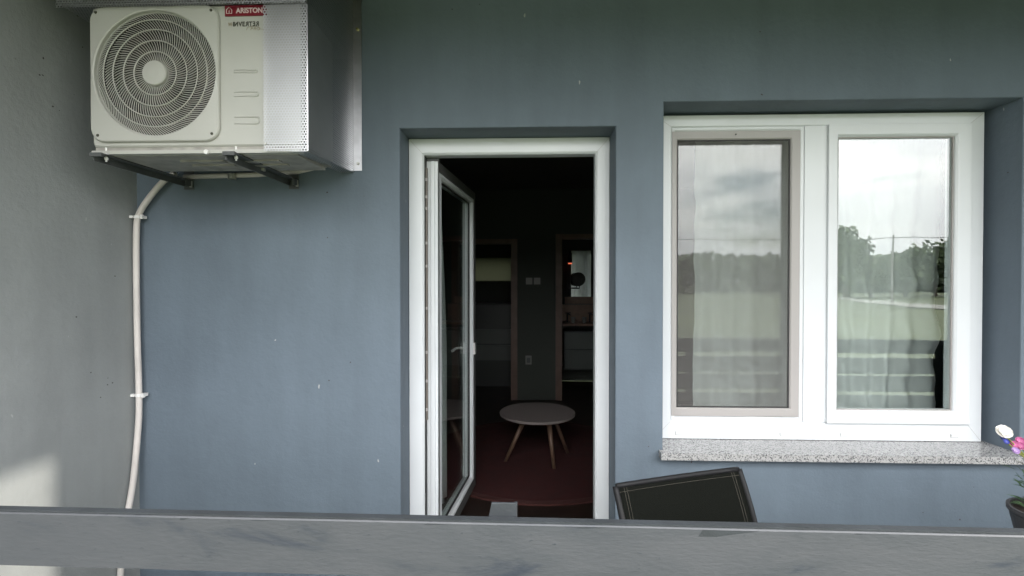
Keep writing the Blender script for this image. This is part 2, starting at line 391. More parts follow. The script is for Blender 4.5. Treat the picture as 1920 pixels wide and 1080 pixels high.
def tube(bm, pts, r, n=8, cap=True):
    """swept round tube; r may be a list"""
    pts = [Vector(p) for p in pts]
    rs = r if isinstance(r, (list, tuple)) else [r] * len(pts)
    rings = []
    up = None
    for i, p in enumerate(pts):
        d = (pts[min(i + 1, len(pts) - 1)] - pts[max(i - 1, 0)]).normalized()
        if up is None:
            up = d.orthogonal().normalized()
        up = (up - d * up.dot(d)).normalized()
        s = d.cross(up)
        rings.append([bm.verts.new(p + (up * math.cos(2 * math.pi * k / n) + s * math.sin(2 * math.pi * k / n)) * rs[i]) for k in range(n)])
    for a, c in zip(rings, rings[1:]):
        for k in range(n):
            bm.faces.new((a[k], a[(k + 1) % n], c[(k + 1) % n], c[k]))
    if cap:
        bm.faces.new(list(reversed(rings[0]))); bm.faces.new(rings[-1])
    return bm

def lathe(bm, prof, cx, cy, n=48, axis='Z', c3=0):
    rings = []
    for r, h in prof:
        if axis == 'Z':
            rings.append([bm.verts.new((cx + r * math.cos(2 * math.pi * k / n), cy + r * math.sin(2 * math.pi * k / n), h)) for k in range(n)])
        else:   # axis Y: centre (cx, c3) in XZ, h is y
            rings.append([bm.verts.new((cx + r * math.cos(2 * math.pi * k / n), h, c3 + r * math.sin(2 * math.pi * k / n))) for k in range(n)])
    for a, c in zip(rings, rings[1:]):
        for k in range(n):
            bm.faces.new((a[k], a[(k + 1) % n], c[(k + 1) % n], c[k]))
    bm.faces.new(list(reversed(rings[0]))); bm.faces.new(rings[-1])
    bmesh.ops.recalc_face_normals(bm, faces=bm.faces)
    return bm

def smoothpath(pts, k=6):
    P = [Vector(p) for p in pts]; P = [P[0] * 2 - P[1]] + P + [P[-1] * 2 - P[-2]]
    o = []
    for i in range(1, len(P) - 2):
        for j in range(k):
            t = j / k; a, b_, c, d = P[i - 1:i + 3]
            o.append(0.5 * ((2 * b_) + (c - a) * t + (2 * a - 5 * b_ + 4 * c - d) * t * t + (3 * b_ - a - 3 * c + d) * t ** 3))
    o.append(P[-2]); return o

def wall(bm, x0, x1, z0, z1, y0, y1, holes, bev=0.006):
    """wall slab along X with rectangular openings, corners of the openings softly rounded on the front"""
    xs = sorted({x0, x1, *[h[0] for h in holes], *[h[1] for h in holes]})
    zs = sorted({z0, z1, *[h[2] for h in holes], *[h[3] for h in holes]})
    V = {}
    def v(i, j, s):
        if (i, j, s) not in V: V[i, j, s] = bm.verts.new((xs[i], y0 if s == 0 else y1, zs[j]))
        return V[i, j, s]
    def solid(i, j):
        if i < 0 or j < 0 or i >= len(xs) - 1 or j >= len(zs) - 1: return False
        cx, cz = (xs[i] + xs[i + 1]) / 2, (zs[j] + zs[j + 1]) / 2
        return not any(h[0] < cx < h[1] and h[2] < cz < h[3] for h in holes)
    for i in range(len(xs) - 1):
        for j in range(len(zs) - 1):
            if not solid(i, j): continue
            bm.faces.new((v(i, j, 0), v(i + 1, j, 0), v(i + 1, j + 1, 0), v(i, j + 1, 0)))
            bm.faces.new((v(i, j, 1), v(i, j + 1, 1), v(i + 1, j + 1, 1), v(i + 1, j, 1)))
            for di, dj, a, c in ((-1, 0, (0, 0), (0, 1)), (1, 0, (1, 0), (1, 1)), (0, -1, (0, 0), (1, 0)), (0, 1, (0, 1), (1, 1))):
                if not solid(i + di, j + dj):
                    bm.faces.new((v(i + a[0], j + a[1], 0), v(i + c[0], j + c[1], 0), v(i + c[0], j + c[1], 1), v(i + a[0], j + a[1], 1)))
    bmesh.ops.recalc_face_normals(bm, faces=bm.faces)
    es = [e for e in bm.edges if len(e.link_faces) == 2 and e.calc_face_angle(0) > 0.5 and all(abs(q.co.y - y0) < 1e-5 for q in e.verts)]
    if bev: bmesh.ops.bevel(bm, geom=es, offset=bev, segments=3, affect='EDGES', profile=0.5)
    return bm

def text(name, s, size, loc, m, parent, depth=0.0008, mirror=False, sx=1.0, shear=0.0, bold=0.0):
    c = bpy.data.curves.new(name, 'FONT'); c.body = s; c.size = size; c.extrude = depth; c.offset = bold; c.shear = shear
    tmp = bpy.data.objects.new(name + '_curve', c); COL.objects.link(tmp)
    dg = bpy.context.evaluated_depsgraph_get(); dg.update()
    me = bpy.data.meshes.new_from_object(tmp.evaluated_get(dg)); me.name = name
    bpy.data.objects.remove(tmp); bpy.data.curves.remove(c)
    me.materials.clear(); me.materials.append(m)
    xs = [q.co.x for q in me.vertices]; w = max(xs) - min(xs); x0 = min(xs)
    for q in me.vertices:
        x = q.co.x - x0
        if mirror: x = w - x
        q.co = Vector((loc[0] + x * sx, loc[1] - q.co.z, loc[2] + q.co.y))
    return me, w * sx

def join_meshes(name, mes, m, parent):
    bm = B()
    for me in mes: bm.from_mesh(me)
    for me in mes: bpy.data.meshes.remove(me)
    return build(name, bm, m, parent)

# ============================================================ SETTING
GZ = -0.5
gb = B()
S = 40
for i in range(S):
    pass
ext = [-900, -400, -250, -160, -110, -80, -60, -40, -25, -12, 0, 12, 25, 40, 60, 80, 110, 160, 250, 400, 900]
gv = {}
def gh(x, y):
    d = max(0, math.hypot(x, y) - 15)
    return GZ + 0.5 * noise.noise(Vector((x * 0.02, y * 0.02, 0))) * min(1, d / 60)
for i, x in enumerate(ext):
    for j, y in enumerate(ext):
        gv[i, j] = gb.verts.new((x, y, gh(x, y)))
for i in range(len(ext) - 1):
    for j in range(len(ext) - 1):
        gb.faces.new((gv[i, j], gv[i + 1, j], gv[i + 1, j + 1], gv[i, j + 1]))
tag(build('ground', gb, M['grass'], smooth=True), 'open green meadow of short grass around the house', kind='structure')

def strip(name, pts, w, m, lift):
    bm = B(); prev = None
    P = smoothpath([(x, y, 0) for x, y in pts], 8)
    for i, p in enumerate(P):
        d = (P[min(i + 1, len(P) - 1)] - P[max(i - 1, 0)]).normalized(); n = Vector((-d.y, d.x, 0)) * w / 2
        a, c = p + n, p - n
        z = max(gh(a.x, a.y), gh(c.x, c.y)) + lift
        cur = (bm.verts.new((a.x, a.y, z)), bm.verts.new((c.x, c.y, z)))
        if prev: bm.faces.new((prev[0], prev[1], cur[1], cur[0]))
        prev = cur
    return build(name, bm, m)
tag(strip('road', [(20, 14), (26, -8), (32.7, -33), (38.7, -55), (41, -85), (43, -123), (50, -200)], 3.6, M['road'], 0.06),
    'pale gravel road crossing the meadow', kind='structure')
# porch floor slab
tag(build('porch_floor', box(B(), -1.90, 3.44, 0.80, 2.30, GZ - 0.1, 0.0), M['tile']), 'grey tiled porch floor behind the railing', kind='structure')

# ============================================================ HOUSE
YW, YF = 2.30, 2.46
DH = (-0.617, 0.416, 0.0, 2.243)
WH = (0.642, 2.285, 0.671, 2.356)
wb = wall(B(), -3.2, 3.70, GZ - 0.1, 3.3, YW, 2.68, [DH, WH])
tag(build('house_wall', wb, M['wall']), 'blue grey plastered house wall with the open door and white window', 'wall')
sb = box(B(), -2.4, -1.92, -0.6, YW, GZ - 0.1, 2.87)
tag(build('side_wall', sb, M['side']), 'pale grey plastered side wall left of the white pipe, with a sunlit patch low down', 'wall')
pb = box(B(), 3.44, 3.70, 0.925, 2.30, GZ - 0.1, 2.87)
tag(build('end_wall', pb, M['wall']), 'blue grey end wall closing the right side of the porch', 'wall')
rb = box(B(), -3.0, 3.72, 0.38, YW, 2.87, 3.06)
tag(build('porch_roof', rb, M['ceil']), 'flat porch roof slab overhanging the railing', 'roof')

# ---- door
door = empty('balcony_door', (-0.10, YF, 0), label='white framed glass door standing open into the dark room', cat='door')
fr = ring(B(), -0.614, 0.414, 0.0, 2.240, 0.078, 0.071, 0.03, 0.082, YF, YF + 0.07, 0.010)
frame = build('frame', fr, M['pvc'], door, bevel=0.002)
boxo('gasket', -0.536, -0.533, YF + 0.012, YF + 0.066, 0.03, 2.157, M['gasket'], frame)
# hardware in the gap at the hinge side
hw = B(); box(hw, -0.5355, -0.526, YF + 0.03, YF + 0.05, 0.78, 2.10)
build('lock_rail', hw, M['lock'], frame)
hk = B()
for z in (2.03, 1.94, 1.88, 1.70, 1.58, 1.36, 1.13, 0.98, 0.83):
    box(hk, -0.5345, -0.524, YF + 0.022, YF + 0.03, z, z + 0.014)
build('lock_catch', hk, M['screen'], frame)
# leaf, built closed with its hinge edge on the origin, then swung open 84 degrees
leaf_root = empty('door_leaf', (-0.4735, YF + 0.030, 0.0)); leaf_root.parent = door
leaf_root.matrix_parent_inverse = Matrix.Translation(door.location).inverted()
LW, LT = 0.915, 0.072
leaf_root['local'] = 1
def lbox(name, bm, m, par=leaf_root, bevel=0.0):
    o = build(name, bm, m, None, bevel=bevel); o.parent = par; return o
lf = ring(B(), 0.0, LW, 0.045, 2.140, 0.085, 0.072, 0.085, 0.078, 0.0, LT, 0.012)
# moulded hinge edge: two raised ribs along the leaf thickness
box(lf, -0.012, 0.0, 0.014, 0.030, 0.047, 2.138); box(lf, -0.006, 0.0, 0.040, 0.058, 0.047, 2.138)
sash = lbox('sash', lf, M['pvc'], bevel=0.002)
gl = lbox('glass', box(B(), 0.080, LW - 0.080, 0.030, 0.040, 0.14, 2.06), M['glassd'])
gk = ring(B(), 0.083, LW - 0.083, 0.143, 2.057, 0.006, 0.006, 0.006, 0.006, 0.020, 0.030)
lbox('gasket', gk, M['gasket'])
sgk = ring(B(), 0.004, LW - 0.001, 0.049, 2.139, 0.012, 0.046, 0.060, 0.052, -0.004, -0.0005)
lbox('seal', sgk, M['sealgrey'])
hb = B(); box(hb, LW - 0.060, LW - 0.020, -0.012, 0.0, 0.995, 1.075)
hnd = lbox('handle_plate', hb, M['clip'], bevel=0.004)
hb2 = B(); tube(hb2, smoothpath([(LW - 0.04, 0.072, 1.035), (LW - 0.04, 0.115, 1.035), (LW - 0.06, 0.125, 1.035), (LW - 0.16, 0.125, 1.030)]), 0.009, 10)
lbox('handle', hb2, M['clip'])
leaf_root.rotation_euler = (0, 0, R(84))
leaf_root.location = (-0.4755 + 0.0, YF + 0.058, 0.0)
# top hinge block
hg = B(); box(hg, -0.532, -0.47, YF + 0.056, YF + 0.10, 2.142, 2.156)
build('hinge', hg, M['steel'], door)

# ---- window
win = empty('window', (1.46, YF, 0.706), label='white double window with an insect screen on its left half', cat='window')
wf = ring(B(), 0.644, 2.257, 0.708, 2.345, 0.084, 0.072, 0.092, 0.060, YF, YF + 0.075, 0.006)
wframe = build('frame', wf, M['pvc'], win, bevel=0.002)
ml = B(); box(ml, 1.385, 1.500, YF - 0.001, YF + 0.074, 0.800, 2.285)
build('mullion', ml, M['pvc'], win)
bd = ring(B(), 0.7281, 1.385, 0.8001, 2.285, 0.02, 0.024, 0.02, 0.02, YF + 0.004, YF + 0.07, 0.008)
build('fixed_light', bd, M['pvc'], win, bevel=0.0015)
for nm_, par_, (xa, xb, za, zb), (wl_, wr_, wb_, wt_), yy in (('window', wframe, (0.644, 2.257, 0.708, 2.345), (0.084, 0.072, 0.092, 0.060), YF), ('door', frame, (-0.614, 0.414, 0.0, 2.240), (0.078, 0.071, 0.03, 0.082), YF)):
    for (cx_, cz_, dx_, dz_) in ((xa, zb, wl_, -wt_), (xb, zb, -wr_, -wt_), (xa, za, wl_, wb_), (xb, za, -wr_, wb_)):
        q = B(); tube(q, [(cx_ + 0.1 * dx_, yy - 0.0001, cz_ + 0.1 * dz_), (cx_ + 0.95 * dx_, yy - 0.0001, cz_ + 0.95 * dz_)], 0.0007, 5)
        build('mitre_joint', q, M['screen'], par_)
for x in (0.75, 1.273, 1.57, 2.11):
    c = B(); box(c, x, x + 0.034, YF - 0.0035, YF, 0.730, 0.744)
    cap = build('drain_cap', c, M['pvc'], win, bevel=0.0012)
    c = B(); box(c, x - 0.002, x + 0.036, YF - 0.0012, YF - 0.0002, 0.727, 0.7295); box(c, x - 0.0025, x - 0.0005, YF - 0.0012, YF - 0.0002, 0.7295, 0.745); build('slot', c, M['screen'], cap)
ssh = ring(B(), 1.495, 2.186, 0.797, 2.287, 0.052, 0.074, 0.064, 0.060, YF - 0.016, YF + 0.05, 0.010)
ss = build('sash', ssh, M['pvc'], win, bevel=0.002)
ib = ring(B(), 1.547, 2.112, 0.861, 2.227, 0.005, 0.005, 0.005, 0.005, YF + 0.000, YF + 0.0095)
build('gasket', ib, M['screen'], ss)
build('glass', box(B(), 1.548, 2.111, YF + 0.010, YF + 0.016, 0.862, 2.226), M['glass'], ss)
build('glass', box(B(), 0.748, 1.361, YF + 0.046, YF + 0.052, 0.820, 2.264), M['glass'], win)
sf = ring(B(), 0.7285, 1.366, 0.823, 2.265, 0.028, 0.046, 0.042, 0.042, YF + 0.002, YF + 0.018, 0.006)
scr = build('insect_screen', sf, M['screen'], win, bevel=0.001)
sf2 = ring(B(), 0.7565, 1.320, 0.865, 2.223, 0.006, 0.006, 0.006, 0.006, YF + 0.010, YF + 0.018)
build('spline', sf2, M['gasket'], scr)
build('net', box(B(), 0.757, 1.3195, YF + 0.0125, YF + 0.0135, 0.866, 2.222), M['mesh'], scr)
kn = B(); lathe(kn, [(0.004, YF - 0.002), (0.004, YF + 0.003)], 1.045, 0, 10, 'Y', 2.247); build('pin', kn, M['gasket'], scr)

slb = B()
box(slb, 0.622, 2.36, 2.252, 2.297, 0.6725, 0.7060)
box(slb, 0.6445, 2.283, 2.297, 2.530, 0.6725, 0.7060)
tag(build('window_sill', slb, M['granite'], bevel=0.0025), 'speckled grey granite sill under the white window', 'window sill')

def curtain(name, x0a, x1a, x0b, x1b, z0, z1, y, folds, amp, m, seed, wr=0.006):
    bm = B(); NX, NZ = 220, 50; g = []
    for j in range(NZ + 1):
        w = j / NZ; z = z0 + (z1 - z0) * w; row = []
        xa = x0b + (x0a - x0b) * w; xb = x1b + (x1a - x1b) * w
        for i in range(NX + 1):
            u = i / NX; x = xa + (xb - xa) * u
            ph = u * folds * 2 * math.pi + 1.2 * noise.noise(Vector((u * 4, w * 0.6, seed)))*2
            yy = y + amp * math.sin(ph) * (0.5 + 0.5 * noise.noise(Vector((u * 3, w * 1.2, seed + 5))) + 0.5) \
                + wr * noise.noise(Vector((x * 9 + z * 5, z * 7, seed))) * 2
            row.append(bm.verts.new((x, yy, z)))
        g.append(row)
    for j in range(NZ):
        for i in range(NX):
            bm.faces.new((g[j][i], g[j][i + 1], g[j + 1][i + 1], g[j + 1][i]))
    return build(name, bm, m, smooth=True)
tag(curtain('sheer_curtain', 0.930, 2.285, 0.918, 2.235, 0.30, 2.36, 2.72, 11, 0.015, M['sheer'], 2.0, 0.018),
    'sheer white voile curtain hanging behind the window glass', 'curtain')

# ============================================================ AIR CONDITIONER
AY = 1.82
ac = empty('air_conditioner', (-1.27, 2.0, 2.0), label='cream outdoor air conditioning unit with round fan grille, mounted high on the wall', cat='air conditioner')
CX, CZ, FR = -1.441, 2.310, 0.2405
def polar_outer(x0, x1, z0, z1, r, n):
    pts = []
    for k in range(n):
        a = 2 * math.pi * k / n; dx, dz = math.cos(a), math.sin(a)
        # march along the ray to the rounded rectangle
        lo, hi = 0.0, 3.0
        def inside(tt):
            x, z = CX + dx * tt, CZ + dz * tt
            qx = max(x0 + r - x, x - (x1 - r), 0); qz = max(z0 + r - z, z - (z1 - r), 0)
            return math.hypot(qx, qz) <= r and x0 <= x <= x1 and z0 <= z <= z1
        for _ in range(40):
            md = (lo + hi) / 2
            if inside(md): lo = md
            else: hi = md
        pts.append((CX + dx * lo, CZ + dz * lo))
    return pts
def loft(bm, rings, closed=True):
    vs = [[bm.verts.new(p) for p in r] for r in rings]
    n = len(vs[0])
    for a, c in zip(vs, vs[1:]):
        for k in range(n): bm.faces.new((a[k], a[(k + 1) % n], c[(k + 1) % n], c[k]))
    return vs
NN = 144
circ = lambda r, y: [(CX + r * math.cos(2 * math.pi * k / NN), y, CZ + r * math.sin(2 * math.pi * k / NN)) for k in range(NN)]
po = lambda a, y: [(x, y, z) for x, z in a]
BX0, BX1, BZ0, BZ1 = -1.703, -0.870, 2.030, 2.574
bm = B()
o1 = polar_outer(BX0, BX1, BZ0, BZ1, 0.012, NN); o2 = polar_outer(BX0 + 0.006, BX1 - 0.006, BZ0 + 0.006, BZ1 - 0.006, 0.010, NN)
vs = loft(bm, [circ(FR - 0.004, AY + 0.012), circ(FR - 0.004, AY + 0.008), po(o2, AY + 0.008), po(o1, AY + 0.014), po(o1, AY + 0.30)])
bm.faces.new(vs[-1])
bmesh.ops.recalc_face_normals(bm, faces=bm.faces)
body = build('body', bm, M['acbody'], ac)
bm = B()
g1 = polar_outer(-1.699, -1.189, 2.047, 2.569, 0.055, NN); g2 = polar_outer(-1.695, -1.193, 2.051, 2.565, 0.051, NN)
loft(bm, [circ(FR, AY + 0.012), circ(FR, AY - 0.006), circ(FR + 0.004, AY - 0.009), po(g2, AY - 0.006), po(g1, AY - 0.001), po(g1, AY + 0.0075)])
bmesh.ops.recalc_face_normals(bm, faces=bm.faces)
plate = build('grille_plate', bm, M['acbody'], ac)
for x, z in ((-1.672, 2.546), (-1.216, 2.546), (-1.668, 2.072), (-1.216, 2.074)):
    s = B(); lathe(s, [(0.0045, AY - 0.0095), (0.0055, AY - 0.007), (0.0055, AY - 0.004)], x, 0, 12, 'Y', z); build('screw', s, M['ink'], plate)
# concentric rings and swirled wires
bm = B()
def torus(bm, r, w, d, y, n=96):
    prof = [(r - w, y), (r, y - d), (r + w, y), (r, y + d)]
    rg = [[bm.verts.new((CX + q * math.cos(2 * math.pi * k / n), h, CZ + q * math.sin(2 * math.pi * k / n))) for k in range(n)] for q, h in prof]
    for i in range(4):
        a, c = rg[i], rg[(i + 1) % 4]
        for k in range(n): bm.faces.new((a[k], a[(k + 1) % n], c[(k + 1) % n], c[k]))
RR = [0.0475, 0.084, 0.126, 0.168, 0.206, FR]
for r in RR[1:-1]: torus(bm, r, 0.0024, 0.003, AY - 0.003)
bmesh.ops.recalc_face_normals(bm, faces=bm.faces)
build('grille_ring', bm, M['acbody'], plate)
bm = B()
NW = [54, 72, 92, 112, 132]
for bi, cnt in enumerate(NW):
    ra, rb_ = RR[bi], RR[bi + 1]
    for k in range(cnt):
        pts = []
        for s in range(6):
            r = ra + (rb_ - ra) * s / 5
            tt = (r - RR[0]) / (FR - RR[0])
            a = 2 * math.pi * k / cnt + 0.62 * tt ** 1.5
            pts.append((CX + r * math.cos(a), AY + 0.001 + (0.004 if bi < 4 else 0.006 * s / 5), CZ + r * math.sin(a)))
        tube(bm, pts, 0.0016, 4, cap=False)
bmesh.ops.recalc_face_normals(bm, faces=bm.faces)
build('grille_wires', bm, M['acbody'], plate)
bm = B(); lathe(bm, [(0.047, AY + 0.008), (0.048, AY - 0.006), (0.045, AY - 0.010), (0.02, AY - 0.012)], CX, 0, 48, 'Y', CZ)
build('hub_cap', bm, M['acbody'], plate)
bm = B(); lathe(bm, [(FR - 0.003, AY + 0.0125), (FR - 0.003, AY + 0.22), (0.01, AY + 0.221)], CX, 0, 64, 'Y', CZ)
bmesh.ops.delete(bm, geom=[f for f in bm.faces if len(f.verts) > 4 and f.calc_center_median().y < AY + 0.06], context='FACES')
build('housing', bm, M['acdark'], ac)
# fan: three broad twisted blades on a hub
bm = B()
lathe(bm, [(0.055, AY + 0.07), (0.06, AY + 0.13)], CX, 0, 32, 'Y', CZ)
for kb in range(3):
    a0 = R(-12 + 120 * kb)
    g = []
    for i in range(9):
        r = 0.055 + (0.225 - 0.055) * i / 8
        row = []
        for j in range(9):
            a = a0 + R(72) * j / 8 + 0.25 * (i / 8) ** 1.2
            row.append(bm.verts.new((CX + r * math.cos(a), AY + 0.055 + 0.07 * j / 8 - 0.012 * i / 8, CZ + r * math.sin(a))))
        g.append(row)
    for i in range(8):
        for j in range(8): bm.faces.new((g[i][j], g[i][j + 1], g[i + 1][j + 1], g[i + 1][j]))
build('fan', bm, M['blade'], ac, smooth=True)
# handle recesses pressed into the right panel: open U shaped grooves
for z, h in ((2.317, 0.010), (2.229, 0.017), (2.128, 0.026)):
    rc = B(); n = 10
    outl = [(-1.137, z - h / 2)] + [(-1.050 + h / 2 * math.sin(math.pi * k / n), z - h / 2 * math.cos(math.pi * k / n)) for k in range(n + 1)] + [(-1.137, z + h / 2)]
    tube(rc, [(x, AY + 0.008, zz) for x, zz in outl], [0.0012] + [0.0038] * (len(outl) - 2) + [0.0012], 6)
    build('handle_recess', rc, M['acbody'], body, smooth=True)
# badge
bd = B(); box(bd, -1.168, -1.006, AY + 0.003, AY + 0.0075, 2.528, 2.568)
badge = build('badge', bd, M['red'], ac)
me, w = text('lettering', 'ARISTON', 0.027, (-1.124, AY + 0.0025, 2.5385), M['white'], badge, bold=0.0007)
k = 0.104 / w
for q in me.vertices: q.co.x = -1.124 + (q.co.x + 1.124) * k
build_o = join_meshes('lettering', [me], M['white'], badge)
em = B()   # house emblem: an outline with a flame inside
hp = [(-1.161, 2.537), (-1.140, 2.537), (-1.140, 2.551), (-1.1505, 2.561), (-1.161, 2.551)]
tube(em, [(x, AY + 0.002, z) for x, z in hp + [hp[0]]], 0.0014, 6)
tube(em, [(-1.1505, AY + 0.002, 2.540), (-1.1505, AY + 0.002, 2.550)], [0.0026, 0.0006], 6)
build('emblem', em, M['white'], badge)
def word(chars, x, z, size, m, name, total=None, **kw):
    ms = []; x0 = x
    for ch, mir in chars:
        me, w = text(name, ch, size, (x, AY + 0.0068, z), m, None, mirror=mir, **kw); ms.append(me); x += w + size * 0.10
    if total:
        k = total / (x - x0)
        for me in ms:
            for q in me.vertices: q.co.x = x0 + (q.co.x - x0) * k
    return join_meshes(name, ms, m, body)
word([('I', 0), ('N', 1), ('V', 0), ('E', 0), ('R', 1), ('T', 0), ('E', 1), ('R', 1)], -1.138, 2.490, 0.0245, M['ink'], 'model_lettering', 0.103, bold=0.0005)
word([('9', 0), ('8', 0)], -1.158, 2.491, 0.020, M['inkpale'], 'model_number', 0.018)
word([('P', 0), ('R', 0), ('O', 0)], -1.070, 2.474, 0.016, M['inkpale'], 'model_script', 0.040, shear=0.25)
ul = B(); tube(ul, smoothpath([(-1.085, AY + 0.006, 2.474), (-1.078, AY + 0.006, 2.486), (-1.040, AY + 0.006, 2.487), (-1.034, AY + 0.006, 2.478), (-1.012, AY + 0.006, 2.476)]), 0.0009, 4)
build('underline', ul, M['inkpale'], body)
# base pan with the groove under the front
bp_ = B(); box(bp_, -1.697, -0.876, AY + 0.016, AY + 0.30, 2.016, 2.030); 
box(bp_, -1.66, -0.90, AY + 0.032, AY + 0.29, 2.000, 2.016)
pan = build('base_pan', bp_, M['pan'], ac, bevel=0.002)
boxo('front_rail', -1.703, -0.870, AY + 0.004, AY + 0.0315, 2.002, 2.0155, M['acbody'], ac, bevel=0.003)
for x in (-1.33, -1.10):
    e_ = B(); box(e_, x - 0.09, x + 0.09, AY + 0.10, AY + 0.13, 1.994, 2.000); box(e_, x - 0.09, x + 0.09, AY + 0.17, AY + 0.19, 1.994, 2.000)
    build('pressed_rib', e_, M['pan'], pan)
sp_ = B(); lathe(sp_, [(0.0, AY - 0.003), (0.009, AY - 0.003), (0.009, AY + 0.006)], -1.243, 0, 16, 'Y', 2.006); build('plug', sp_, M['clip'], pan)
bs = B(); lathe(bs, [(0.012, 1.985), (0.012, 2.001)], -1.15, 2.05, 16); build('drain_spout', bs, M['zinc'], pan)

# wall brackets carrying the unit
def bracket(x, label):
    b0 = empty('wall_bracket', (x, YW, 1.96), label=label, cat='bracket', group='dark steel brackets under the air conditioner')
    a = B(); box(a, x - 0.020, x + 0.020, 1.80, YW - 0.006, 1.995, 1.999)
    box(a, x - 0.020, x - 0.016, 1.80, YW - 0.006, 1.970, 1.995); 
    build('arm', a, M['steel'], b0)
    p = B(); box(p, x - 0.024, x + 0.024, YW - 0.006, YW - 0.001, 1.955, 2.45); box(p, x + 0.0205, x + 0.0245, YW - 0.06, YW - 0.006, 1.965, 1.994)
    build('wall_plate', p, M['steel'], b0)
    s = B(); box(s, x + 0.032, x + 0.036, YW - 0.035, YW - 0.03, 1.966, 1.990); box(s, x + 0.0245, x + 0.036, YW - 0.035, YW - 0.03, 1.961, 1.966)
    build('hook', s, M['zinc'], b0)
    f = B(); tube(f, [(x + 0.0, 1.836, 1.975), (x + 0.0, 1.836, 2.036)], 0.0035, 8); box(f, x - 0.014, x + 0.014, 1.822, 1.850, 1.999, 2.003); lathe(f, [(0.007, 1.983), (0.007, 1.992)], x, 1.836, 6)
    build('bolt', f, M['clip'], b0)
    st = B(); box(st, x - 0.024, x + 0.022, 1.788, 1.799, 1.985, 1.999); build('end_stop', st, M['steel'], b0)
bracket(-1.655, 'dark steel bracket under the fan side of the air conditioner, above the white pipe')
bracket(-1.135, 'dark steel bracket under the badge side of the air conditioner')

# horizontal pipe stub along the wall under the unit
hp_ = B(); tube(hp_, [(-1.66, 2.272, 2.012), (-1.30, 2.272, 2.020), (-1.10, 2.27, 2.034), (-0.95, 2.25, 2.06)], 0.012, 12)
t_ = build('coolant_pipe', hp_, M['pipe'], smooth=True); tag(t_, 'beige pipe running along the wall beneath the air conditioner', 'pipe')
cl = B(); lathe(cl, [(0.019, 1.995), (0.019, 2.02)], -1.415, 2.255, 12); build('pipe_clamp', cl, M['zinc'], t_)

# drain pipe down the corner
dp = empty('drain_pipe', (-1.90, 2.26, 0), label='off white bent drain pipe running down the wall corner', cat='pipe')
pp = [(-1.700, 2.262, 2.03), (-1.765, 2.266, 1.985), (-1.835, 2.266, 1.905), (-1.885, 2.266, 1.825), (-1.896, 2.266, 1.74), (-1.898, 2.266, 1.55), (-1.896, 2.266, 1.25), (-1.889, 2.265, 0.96), (-1.890, 2.26, 0.80), (-1.896, 2.235, 0.55), (-1.896, 2.19, 0.35), (-1.896, 2.14, 0.02)]
pb_ = B(); tube(pb_, smoothpath(pp, 6), 0.0135, 14); build('pipe', pb_, M['pipe'], dp, smooth=True)
for z, x in ((1.818, -1.888), (0.955, -1.889)):
    c = B(); lathe(c, [(0.0165, z - 0.007), (0.0165, z + 0.007)], x, 2.266, 20)
    box(c, x + 0.014, x + 0.030, 2.262, 2.285, z - 0.007, z + 0.007)
    box(c, x + 0.024, x + 0.033, 2.250, 2.262, z - 0.010, z + 0.010); box(c, x - 0.030, x - 0.015, 2.25, 2.262, z - 0.006, z + 0.006)
    build('pipe_clip', c, M['clip'], dp)

# ---- perforated guard
cg = empty('metal_guard', (-0.84, YW, 2.0), label='perforated galvanised sheet guard around the top and right of the air conditioner', cat='guard')
T = 0.0015
build('front_panel', box(B(), -1.0085, -0.840, 1.806, 1.806 + T, 2.003, 2.5762), M['perfF'], cg)
def slope_back(bm):
    for q in bm.verts:
        if q.co.z < 2.1 and q.co.y > 2.2: q.co.z += 0.030
    return bm
build('side_panel', slope_back(box(B(), -0.840 - T, -0.840, 1.806 + T, 2.296, 2.003, 2.862)), M['perfS'], cg)
build('top_panel', box(B(), -1.813, -0.842, 1.7966, 2.294, 2.5765, 2.5765 + T), M['perfT'], cg)
build('front_lip', box(B(), -1.813, -0.836, 1.795, 1.795 + T, 2.557, 2.862), M['perfF'], cg)
build('bottom_flange', slope_back(box(B(), -0.905, -0.842, 1.808, 2.294, 2.0010, 2.0010 + T)), M['perfT'], cg)
build('wall_flange', box(B(), -0.8395, -0.800, 2.2925, 2.2945, 2.040, 2.862), M['galv'], cg)
build('edge_fold', box(B(), -0.8395, -0.8355, 1.8045, 1.8085, 2.003, 2.557), M['galv'], cg)
for z, mm in ((2.716, 'brass'), (2.075, 'zinc')):
    s = B(); lathe(s, [(0.006, 2.284), (0.0075, 2.288), (0.0075, 2.292)], -0.818, 0, 8, 'Y', z); build('screw', s, M[mm], cg)
for z in (2.03, 2.571):
    s = B(); lathe(s, [(0.003, 1.800), (0.004, 1.8055)], -1.000, 0, 8, 'Y', z); build('screw', s, M['zinc'], cg)

# ============================================================ RAILING
rl = empty('railing', (0, 0, 0), label='weathered grey board railing across the foreground', cat='railing')
RT = 0.015
def board(x0, x1, y, z0, z1, m, bevel=0.0015):
    bm = B(); n = 60
    # long board with very slight waviness of its edges
    prev = None
    def row(x):
        a = 0.0012 * noise.noise(Vector((x * 2.3, z0 * 9, 1))); c = 0.0012 * noise.noise(Vector((x * 2.9, z0 * 9, 7)))
        return [bm.verts.new(p) for p in ((x, y, z0 + a), (x, y, z1 - 0.004 + c), (x, y + 0.004, z1 + c), (x, y + RT, z1 + c), (x, y + RT, z0 + a))]
    for i in range(n + 1):
        r_ = row(x0 + (x1 - x0) * i / n)
        if prev:
            for k in range(5): bm.faces.new((prev[k], prev[(k + 1) % 5], r_[(k + 1) % 5], r_[k]))
        else: bm.faces.new(list(reversed(r_)))
        prev = r_
    bm.faces.new(prev)
    bmesh.ops.recalc_face_normals(bm, faces=bm.faces)
    return bm
RY = 0.0
z1 = 1.034
railparts = []
